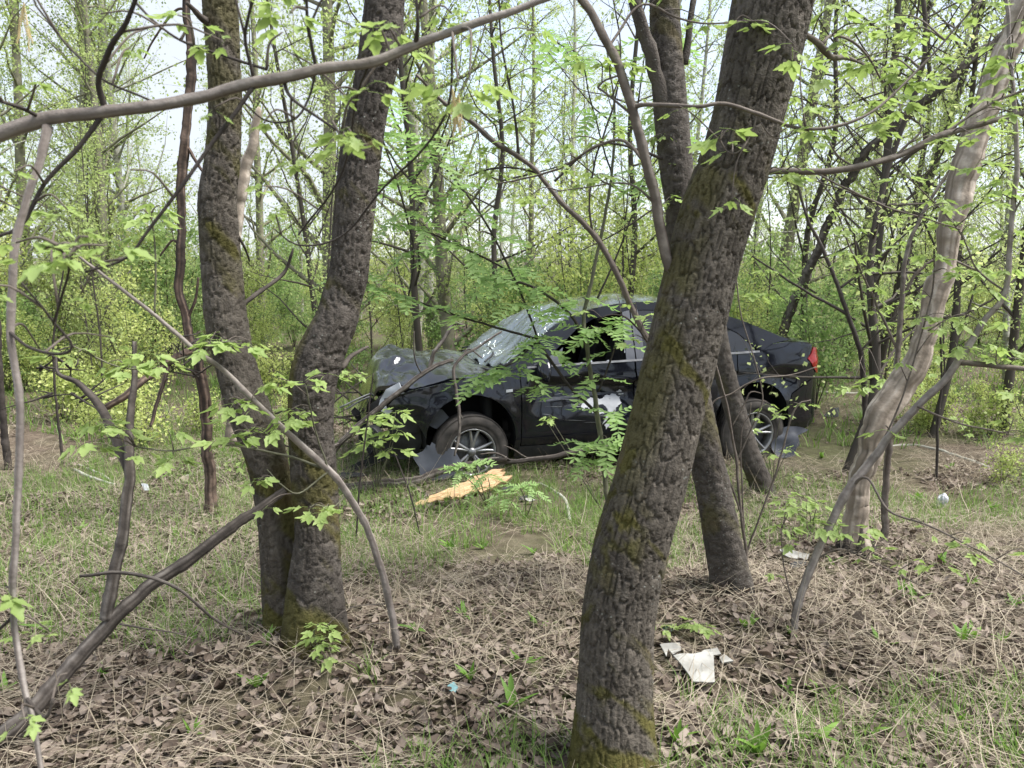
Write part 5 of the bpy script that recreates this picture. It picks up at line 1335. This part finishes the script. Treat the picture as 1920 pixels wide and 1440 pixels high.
# box elder sprouts
for base, tips, sz, lab in (((705, 925), ((718, 770), (690, 790), (742, 772), (745, 805), (700, 822), (735, 840), (680, 830)), 1.25, 'box elder sprout with lobed leaves in front of the crushed nose'),
                            ((600, 1225), ((597, 1170), (612, 1195), (590, 1205), (605, 1215)), .5, 'tiny maple seedling at the mossy foot of the twin ash'),
                            ((1450, 905), ((1480, 840), (1440, 850), (1465, 775), (1400, 800), (1500, 890)), .8, 'leafy sprout before the rear wheel'),
                            ((1520, 1000), ((1500, 930), (1535, 940), (1490, 960), (1545, 965)), .9, 'leafy sprout left of the foot of the pale snag'),
                            ((1260, 1190), ((1245, 1170), (1330, 1170), (1300, 1165)), .6, 'leafy sprout just right of the thick leaning ash'),
                            ((1130, 960), ((1030, 780), (1025, 790)), .6, 'single whip with a leaf tuft before the front door'),
                            ((640, 890), ((670, 700), (655, 700), (640, 690)), 1.0, 'slim sprout with drooping leaves just right of the bent ash stem'),
                            ((440, 900), ((440, 868), (460, 860)), .7, 'small sprout beside the leaning stem of the twin ash')):
    b = G(*base); s_ = empty('box_elder_sprout', b, lab, 'sapling')
    for px, py in tips:
        t = W(px, py, b.y - .1 * rl.random()); m_ = (b + t) / 2 + Vector((rl.uniform(-.03, .03), 0, .02)); g = Geo()
        V, F = tube(spline(np.array([b, m_, t]), 4), np.linspace(.004, .002, 9), 5); g.add(V, F); st_o = part('stem', g, M['twig_green'], s_)
        cluster(s_, t, MAPLE, 4, sz, (0, .6), st_o)
# ================================================================== fallen wood and wreckage
def log(name, L, mat, label, cat='fallen branch', sides=22, wob=.16, twigs=(), base=None, tname='side_branch'):
    p0 = base or W(*L[0][:3])
    r = empty(name, p0, label, cat)
    tube_part('stem', r, L, mat, sides, wob, len(L) + int(L[0][0]) % 7, n=14)
    for T in twigs: tube_part(tname, r, T, mat, 12, wob, len(T), n=10)
    return r
def gd(px, py, w, lift=0.):
    p = G(px, py); return (px, py, p.y, w)
log('dead_branch', [(-40, 1405, 2.3, 50), (40, 1345, 2.36, 46), (110, 1275, 2.45, 43), (190, 1180, 2.55, 40), (260, 1115, 2.62, 36), (350, 1050, 2.72, 33), (440, 985, 2.82, 29), (500, 945, 2.88, 24), (535, 918, 2.92, 18)], M['dead'],
    'long grey dead branch leaning from the bottom left against the twin ash', twigs=[
    [(200, 1160, 2.56, 30), (212, 1100, 2.58, 27), (228, 1020, 2.62, 25), (243, 930, 2.68, 24), (245, 860, 2.72, 22), (242, 800, 2.76, 17), (248, 720, 2.8, 14), (252, 640, 2.82, 9)],
    [(240, 880, 2.72, 20), (215, 820, 2.8, 20), (190, 765, 2.85, 18), (150, 720, 2.9, 12), (110, 700, 2.92, 8), (105, 670, 2.95, 5)],
    [(150, 1080, 2.5, 7), (220, 1072, 2.5, 8), (290, 1085, 2.5, 8), (340, 1110, 2.5, 7), (400, 1160, 2.55, 6), (455, 1190, 2.6, 4)],
    [(225, 1170, 2.56, 5), (280, 1180, 2.56, 4), (350, 1190, 2.6, 3)]])
dt = log('dead_tree', [(397, 960, 5.3, 40), (395, 920, 5.3, 30), (385, 760, 5.3, 26), (370, 680, 5.3, 26), (350, 610, 5.3, 22), (338, 540, 5.3, 21), (342, 460, 5.3, 20), (338, 380, 5.3, 20), (345, 290, 5.3, 22), (350, 230, 5.3, 20), (362, 110, 5.3, 22), (352, 50, 5.3, 18), (348, -20, 5.3, 17), (345, -120, 5.3, 14)], M['deadred'],
    'thin reddish dead trunk standing left of the twin ash', 'dead tree', 16, .3, [
    [(375, 650, 5.3, 18), (330, 668, 5.2, 15), (280, 705, 5.1, 15), (230, 745, 5.0, 16), (190, 770, 5.0, 15)], [(320, 675, 5.2, 10), (305, 720, 5.1, 9), (290, 770, 5.05, 8), (282, 800, 5.0, 6)],
    [(350, 600, 5.3, 8), (368, 560, 5.3, 6), (372, 520, 5.3, 5)], [(345, 480, 5.3, 6), (325, 450, 5.3, 5), (300, 480, 5.3, 4)], [(350, 275, 5.3, 8), (380, 320, 5.3, 6), (390, 330, 5.3, 5)], [(352, 20, 5.3, 6), (330, 20, 5.3, 5), (290, 70, 5.3, 4), (270, 110, 5.3, 3)],
    [(380, 690, 5.3, 12), (390, 740, 5.3, 10), (395, 790, 5.3, 7)]])
def gl(L): return [gd(*q) for q in L]
log('fallen_branch', [(628, 916, 6.0, 22), (700, 908, 6.08, 23), (762, 906, 6.1, 24), (800, 893, 6.12, 21), (850, 877, 6.17, 19), (905, 867, 6.22, 16), (950, 860, 6.25, 13)], M['dead'], 'dark fallen branch lying before the crushed nose of the car', twigs=[[(760, 906, 6.1, 14), (790, 922, 5.95, 12), (822, 940, 5.75, 7)]])
log('fallen_branch', [(905, 869, 6.25, 10), (960, 864, 6.28, 12), (1030, 858, 6.32, 13), (1090, 846, 6.4, 12), (1140, 836, 6.45, 9)], M['dead'], 'thin fallen branch lying below the front door', twigs=[[(960, 864, 6.28, 5), (930, 850, 6.2, 4), (900, 852, 6.15, 3)], [(990, 860, 6.3, 4), (960, 842, 6.25, 3), (945, 835, 6.25, 2)]])
log('dead_branch', [(590, 890, 6.15, 16), (640, 830, 6.2, 15), (690, 782, 6.23, 14), (750, 732, 6.28, 13), (805, 692, 6.38, 12), (850, 675, 6.48, 9)], M['dead'], 'broken dead branch leaning on the bonnet of the car', twigs=[
    [(805, 692, 6.38, 9), (815, 662, 6.4, 9), (835, 632, 6.43, 8), (850, 607, 6.46, 7), (872, 611, 6.46, 5)], [(640, 830, 6.2, 8), (600, 850, 6.1, 7), (565, 870, 6.0, 6)], [(790, 700, 6.35, 3), (778, 670, 6.2, 3), (776, 620, 6.2, 2)]])
log('broken_branch', [(940, 622, 6.7, 5), (900, 648, 6.55, 6), (868, 668, 6.45, 7), (850, 690, 6.4, 8), (855, 730, 6.32, 9), (862, 775, 6.28, 9), (860, 825, 6.24, 8), (852, 855, 6.2, 5)], M['dead'], 'thin peeling branch hanging over the fender and front wheel', wob=.2, twigs=[[(868, 668, 6.45, 5), (880, 655, 6.5, 4), (905, 672, 6.5, 3)], [(862, 775, 6.28, 4), (868, 785, 6.26, 2)]])
log('fallen_branch', [gd(1600, 850, 9), gd(1690, 835, 9), gd(1760, 845, 10), gd(1850, 875, 10), gd(1930, 905, 9)], M['birch'], 'pale fallen branch lying right of the snag', wob=.1)
log('fallen_branch', [gd(1530, 735, 6), gd(1600, 738, 8), gd(1700, 735, 7), gd(1800, 730, 6)], M['birch'], 'far pale branch lying flat behind the snag')
log('fallen_stick', [gd(140, 880, 7), gd(175, 897, 8), gd(215, 908, 6)], M['birch'], 'upper of two pale sticks lying on the grass at left')
log('fallen_stick', [gd(148, 872, 6), gd(180, 885, 7), gd(213, 903, 5)], M['birch'], 'lower of two pale sticks lying on the grass at left')
log('fallen_stick', [gd(345, 895, 8), gd(380, 884, 8), gd(412, 876, 6)], M['birch'], 'bright peeled stick lying left of the twin ash')
log('fallen_stick', [gd(340, 955, 12), gd(390, 968, 13), gd(440, 985, 10)], M['dead'], 'short grey log lying behind the long dead branch')
log('fallen_stick', [gd(1010, 905, 5), gd(1045, 925, 9), gd(1060, 940, 9), gd(1070, 975, 8)], M['birch'], 'pale curved stick lying by the rowan')
# bare shoots between the thick ash and the tail of the car
bs = empty('bare_shoot', G(1420, 1010), 'pale bare shoots arching in front of the rear wheel', 'sapling')
tube_part('stem', bs, [(1405, 1125, 3.6, 9), (1390, 960, 3.6, 8), (1378, 850, 3.6, 7), (1362, 760, 3.6, 6), (1340, 675, 3.6, 4)], M['twig'], 7)
twigs_px(bs, [[(1392, 970, 3.6, 5), (1330, 780, 3.6, 4), (1378, 735, 3.6, 4), (1430, 708, 3.6, 4), (1480, 705, 3.6, 3), (1530, 688, 3.6, 2)], [(1380, 870, 3.6, 4), (1420, 775, 3.6, 4), (1430, 735, 3.6, 3), (1410, 660, 3.6, 3), (1390, 590, 3.6, 3), (1380, 520, 3.6, 3)], [(1372, 800, 3.6, 3), (1395, 760, 3.6, 3), (1408, 735, 3.6, 3), (1430, 738, 3.6, 2)],
              [(1395, 1000, 3.6, 4), (1390, 820, 3.6, 3), (1405, 780, 3.6, 3), (1408, 755, 3.6, 2)], [(1398, 1040, 3.6, 5), (1450, 900, 3.6, 4), (1490, 770, 3.6, 4), (1520, 750, 3.6, 2)]], M['twig'], 'twig', 5)
cl_px(bs, [(1440, 755, 3.6, 3), (1520, 755, 3.6, 3), (1488, 755, 3.6, 2), (1425, 785, 3.6, 2)], MAPLE, .45)
# thin whips standing about
for k, (L, lab) in enumerate(([[(668, 1015, 4.0, 5), (675, 900, 4.0, 5), (690, 780, 4.0, 4), (700, 700, 4.0, 3)], 'bare upright whip right of the bent ash stem'],
                     [[(790, 1010, 4.2, 4), (770, 930, 4.2, 4), (740, 850, 4.2, 3)], 'short bare whip left of the splintered wood'],
                     [[(1345, 1100, 3.2, 6), (1340, 1000, 3.2, 5), (1310, 900, 3.2, 5), (1290, 870, 3.2, 3)], 'bare whip beside the foot of the second ash'],
                     [[(1755, 900, 5.5, 8), (1760, 780, 5.5, 7), (1770, 700, 5.5, 5), (1768, 600, 5.5, 3)], 'thin stem standing right of the snag'],
                     [[(15, 880, 5.5, 20), (5, 780, 5.5, 18), (-5, 600, 5.5, 16)], 'small dark trunk at the left edge'],
                     [[(118, 870, 8.0, 8), (108, 780, 8.0, 7), (100, 650, 8.0, 6), (120, 500, 8.0, 4)], 'thin dark stem at far left among the bushes'])):
    r_ = empty('whip', G(*L[0][:2]), lab, 'sapling'); dg = G(*L[0][:2]).y; tube_part('stem', r_, [(a, b, dg, w) for a, b, _, w in L], M['twig_dark'], 6)
# heaps of twigs around the old branch forks on the left
for k, (px, py, d) in enumerate(((350, 655, 5.1), (120, 700, 6.0), (660, 740, 7.0), (560, 790, 6.5))):
    r_ = empty('brushwood', G(px, py + 120), ('dark brushwood caught on the reddish dead trunk', 'dark brushwood at far left', 'tangled dark brushwood beside the crushed nose of the car', 'dark brushwood between the ash stem and the car')[k], 'brushwood')
    for q in range(16):
        a = rl.uniform(0, 6.28); l = rl.uniform(20, 95); e = rl.uniform(-.6, .9)
        x0, y0 = px + rl.uniform(-50, 50), py + rl.uniform(-30, 60)
        tube_part('twig', r_, [(x0, y0, d, rl.uniform(3, 7)), (x0 + math.cos(a) * l * .5, y0 - e * l * .5, d + rl.uniform(-.2, .2), 3.5), (x0 + math.cos(a) * l + rl.uniform(-9, 9), y0 - e * l, d + rl.uniform(-.3, .3), 2)], M['twig_dark'], 5)

# ---- sheets of wreckage: outlines in metres, bent, standing or lying
def sheet(name, pts, loc, ax1, ax2, mat, label, cat, amp=.02, seed=1, thick=.004, step=.03):
    o = crump_panel(name, pts, (0, 0, 0), ax1, ax2, mat, amp, step, seed, thick, parent=None)
    o.parent = None; o.location = loc; o['label'] = label; o['category'] = cat
    return o
p = W(775, 900, 6.2)
k_ = 6.2 / FPX
def pxs(L, x0, y0): return [((a - x0) * k_, (y0 - b) * k_) for a, b in L]
sheet('plastic_sheet', pxs([(773, 848), (778, 842), (792, 836), (800, 824), (806, 826), (809, 819), (822, 827), (828, 832), (852, 833), (868, 860), (862, 888), (835, 892), (800, 897), (787, 897), (786, 868), (778, 856)], 775, 902), (p.x, p.y, float(gz(p.x, p.y)) + .015), (1, .1, 0), (0, .30, .95), M['greyplastic'], 'torn grey plastic panel propped against the front wheel', 'car part', .02, 3)
b = G(690, 885); k_ = b.y / FPX
sheet('bumper_piece', pxs([(640, 895), (650, 885), (668, 880), (700, 868), (718, 858), (728, 862), (720, 878), (690, 890), (660, 898)], 690, 888), (b.x, b.y, b.z + .05), (1, .2, 0), (0, .45, .9), M['plastic'], 'crumpled black bumper piece on the ground before the nose', 'car part', .05, 5, .01)
sheet('bumper_piece', pxs([(640, 780), (648, 772), (664, 790), (672, 820), (684, 850), (692, 880), (682, 888), (672, 860), (662, 825), (652, 800)], 682, 888), (b.x + .02, b.y + .15, b.z + .02), (1, .1, 0), (0, .1, 1), M['plastic'], 'torn black strip standing upright before the nose', 'car part', .04, 6, .012)
b = G(640, 905); k_ = b.y / FPX
sheet('bumper_piece', pxs([(620, 905), (650, 890), (690, 893), (700, 900), (650, 908)], 650, 902), (b.x, b.y, b.z + .05), (1, 0, 0), (0, .8, .6), M['plastic'], 'flat black plastic scrap beside the bent ash stem', 'car part', .03, 7, .01)
b = G(1475, 862); k_ = b.y / FPX
sheet('arch_liner', pxs([(1448, 838), (1452, 830), (1462, 822), (1466, 806), (1482, 800), (1500, 800), (1522, 806), (1512, 812), (1500, 818), (1502, 835), (1494, 845), (1492, 858), (1470, 862), (1455, 860), (1449, 848)], 1475, 862), (b.x, b.y, b.z + .02), (1, -.1, 0), (0, .45, .9), M['greyplastic'], 'torn dark plastic liner on the ground behind the rear wheel', 'car part', .03, 8)
b = G(1560, 785); k_ = b.y / FPX
sheet('plastic_scrap', pxs([(1543, 784), (1550, 776), (1562, 768), (1577, 764), (1576, 776), (1570, 786)], 1560, 785), (b.x, b.y, b.z + .02), (1, 0, 0), (0, .6, .8), M['plastic'], 'small black scrap lying behind the tail of the car', 'car part', .02, 9)
for k, (px, py, w, lab) in enumerate(((955, 922, 34, 'flat black scrap lying beside the rowan shoot'), (985, 940, 28, 'thin black strip lying left of the rowan stem'), (430, 1065, 26, 'black scrap lying left of the twin ash foot'), (1495, 1068, 40, 'black scrap under the white fragment'))):
    b = G(px, py); q = w / 2 * b.y / FPX
    sheet('plastic_scrap', [(-q, -q * .3), (-q * .3, -q * .5), (q, -q * .2), (q * .8, q * .35), (-q * .2, q * .4), (-q * .9, q * .2)], (b.x, b.y, b.z + .03), (1, .2, .1), (0, .8, .5), M['plastic'], lab, 'car part', .01, 10 + k)
# fresh split wood
b = G(860, 935)
def wood_map(u, v):
    z = .035 * (1 - (v / .11) ** 2) + .03 * (fbm(u * 5, v * 40, 4, 4) - .45) + .05 * sstep(.15, .45, u) * fbm(u * 9, v * 12, 6, 3)
    return np.stack([u, v, z], 1)
rw = random.Random(3); up_, lo_ = [], []
for u in np.linspace(-.38, .36, 26):
    h = .018 + .075 * float(sstep(-.40, .25, u))
    up_.append((u, h + rw.uniform(-.018, .018) * (1 + 1.2 * (u > .15)))); lo_.append((u, -h * .8 + rw.uniform(-.014, .014)))
jag = [(.40 + (.05 if k % 2 else -.02) + rw.uniform(-.02, .02), -.07 + .028 * k) for k in range(6)]
o = panel('split_wood', lo_ + jag + up_[::-1], wood_map, (0, 0, -1), M['fresh'], .02, .03)
o.parent = None; o.location = (b.x, b.y, b.z + .045); o.rotation_euler = (R(28), R(-8), R(32)); o['label'] = 'freshly split orange splinter of wood on the ground before the front wheel'; o['category'] = 'wood'
b = G(890, 885)
o = panel('split_wood', [(-.10, -.03), (.02, -.05), (.12, -.02), (.10, .03), (.13, .06), (0, .05), (-.06, .06), (-.12, .02)], wood_map, (0, 0, -1), M['fresh'], .02, .02)
o.parent = None; o.location = (b.x, b.y, b.z + .06); o.rotation_euler = (R(40), 0, R(10)); o['label'] = 'small fresh wood splinter behind the rowan shoot'; o['category'] = 'wood'
# white litter
M['paper'] = simple('dirty_white_board', (.20, .19, .165), (.42, .41, .375), 12, .7, .2, .004)
M['teal'] = simple('teal_wrapper', (.10, .22, .24), (.25, .42, .42), 12, .5, .2, .004)
def litter(px, py, pts, mat, lab, name, cat, tilt=.35, lift=.03, amp=.022, seed=1):
    b = G(px, py); k = b.y / FPX
    return sheet(name, [(a * k, c * k * 1.5) for a, c in pts], (b.x, b.y, b.z + lift), (1, 0, 0), (0, math.cos(tilt), math.sin(tilt)), mat, lab, cat, amp, seed, .006)
litter(1310, 1285, [(-45, 28), (40, 34), (24, -20), (-18, -20)], M['paper'], 'large broken white board lying right of the thick ash', 'broken_board', 'litter', .30, .055)
litter(1330, 1248, [(-28, -6), (22, -3), (18, 8), (-10, 4)], M['paper'], 'narrow white strip above the large broken board', 'broken_board', 'litter', .4, .06, seed=2)
litter(1255, 1240, [(-18, 8), (22, 9), (22, -2), (4, -8), (-4, 0), (-10, -12)], M['paper'], 'jagged white strip left of the large broken board', 'broken_board', 'litter', .5, .05, seed=3)
litter(1360, 1262, [(-12, 4), (0, 10), (14, -2), (-10, -6)], M['paper'], 'small white chip right of the large broken board', 'broken_board', 'litter', .3, .05, seed=4)
litter(1490, 1055, [(-30, 5), (-18, 10), (10, 4), (28, 0), (20, -9), (0, -7), (-24, -2)], M['paper'], 'torn white fragment lying near the foot of the snag', 'white_fragment', 'litter', .5, .05, seed=5)
litter(270, 922, [(-10, 8), (4, 6), (16, -6), (6, -8), (-4, 2)], M['lens'], 'clear shard lying on the grass at left', 'glass_piece', 'litter', .5, .04, seed=6)
litter(848, 1302, [(-10, 4), (2, 9), (12, 0), (6, -9), (-6, -5)], M['teal'], 'crumpled teal wrapper in the leaf litter', 'wrapper', 'litter', .4, .03, .02, 7)
litter(1254, 1189, [(-11, 2), (-2, 6), (11, 1), (6, -6), (-5, -4)], M['teal'], 'small teal scrap right of the thick ash', 'wrapper', 'litter', .4, .03, .02, 8)
litter(992, 946, [(-10, 2), (4, 4), (12, -1), (0, -4)], M['paper'], 'tiny white chip beside the rowan', 'white_fragment', 'litter', .4, .04, .005, 9)
# crumpled white bag
b = G(1761, 950); bm = bmesh.new(); bmesh.ops.create_icosphere(bm, subdivisions=4, radius=1)
co = np.array([v.co for v in bm.verts]); nn = 1 + .7 * (fbm(co[:, 0] * 2.2 + co[:, 2], co[:, 1] * 2.2 - co[:, 2] * 1.3, 6, 5) - .45)
for v, s_ in zip(bm.verts, nn): v.co = Vector((v.co.x * .038 * s_, v.co.y * .035 * s_, v.co.z * .062 * s_ + .05))
me = bpy.data.meshes.new('plastic_bag'); bm.to_mesh(me); bm.free(); me.materials.append(M['white'])
obj('plastic_bag', me, loc=b, label='crumpled white plastic bag on the ground right of the snag', cat='litter', rot=(.2, .3, 0))
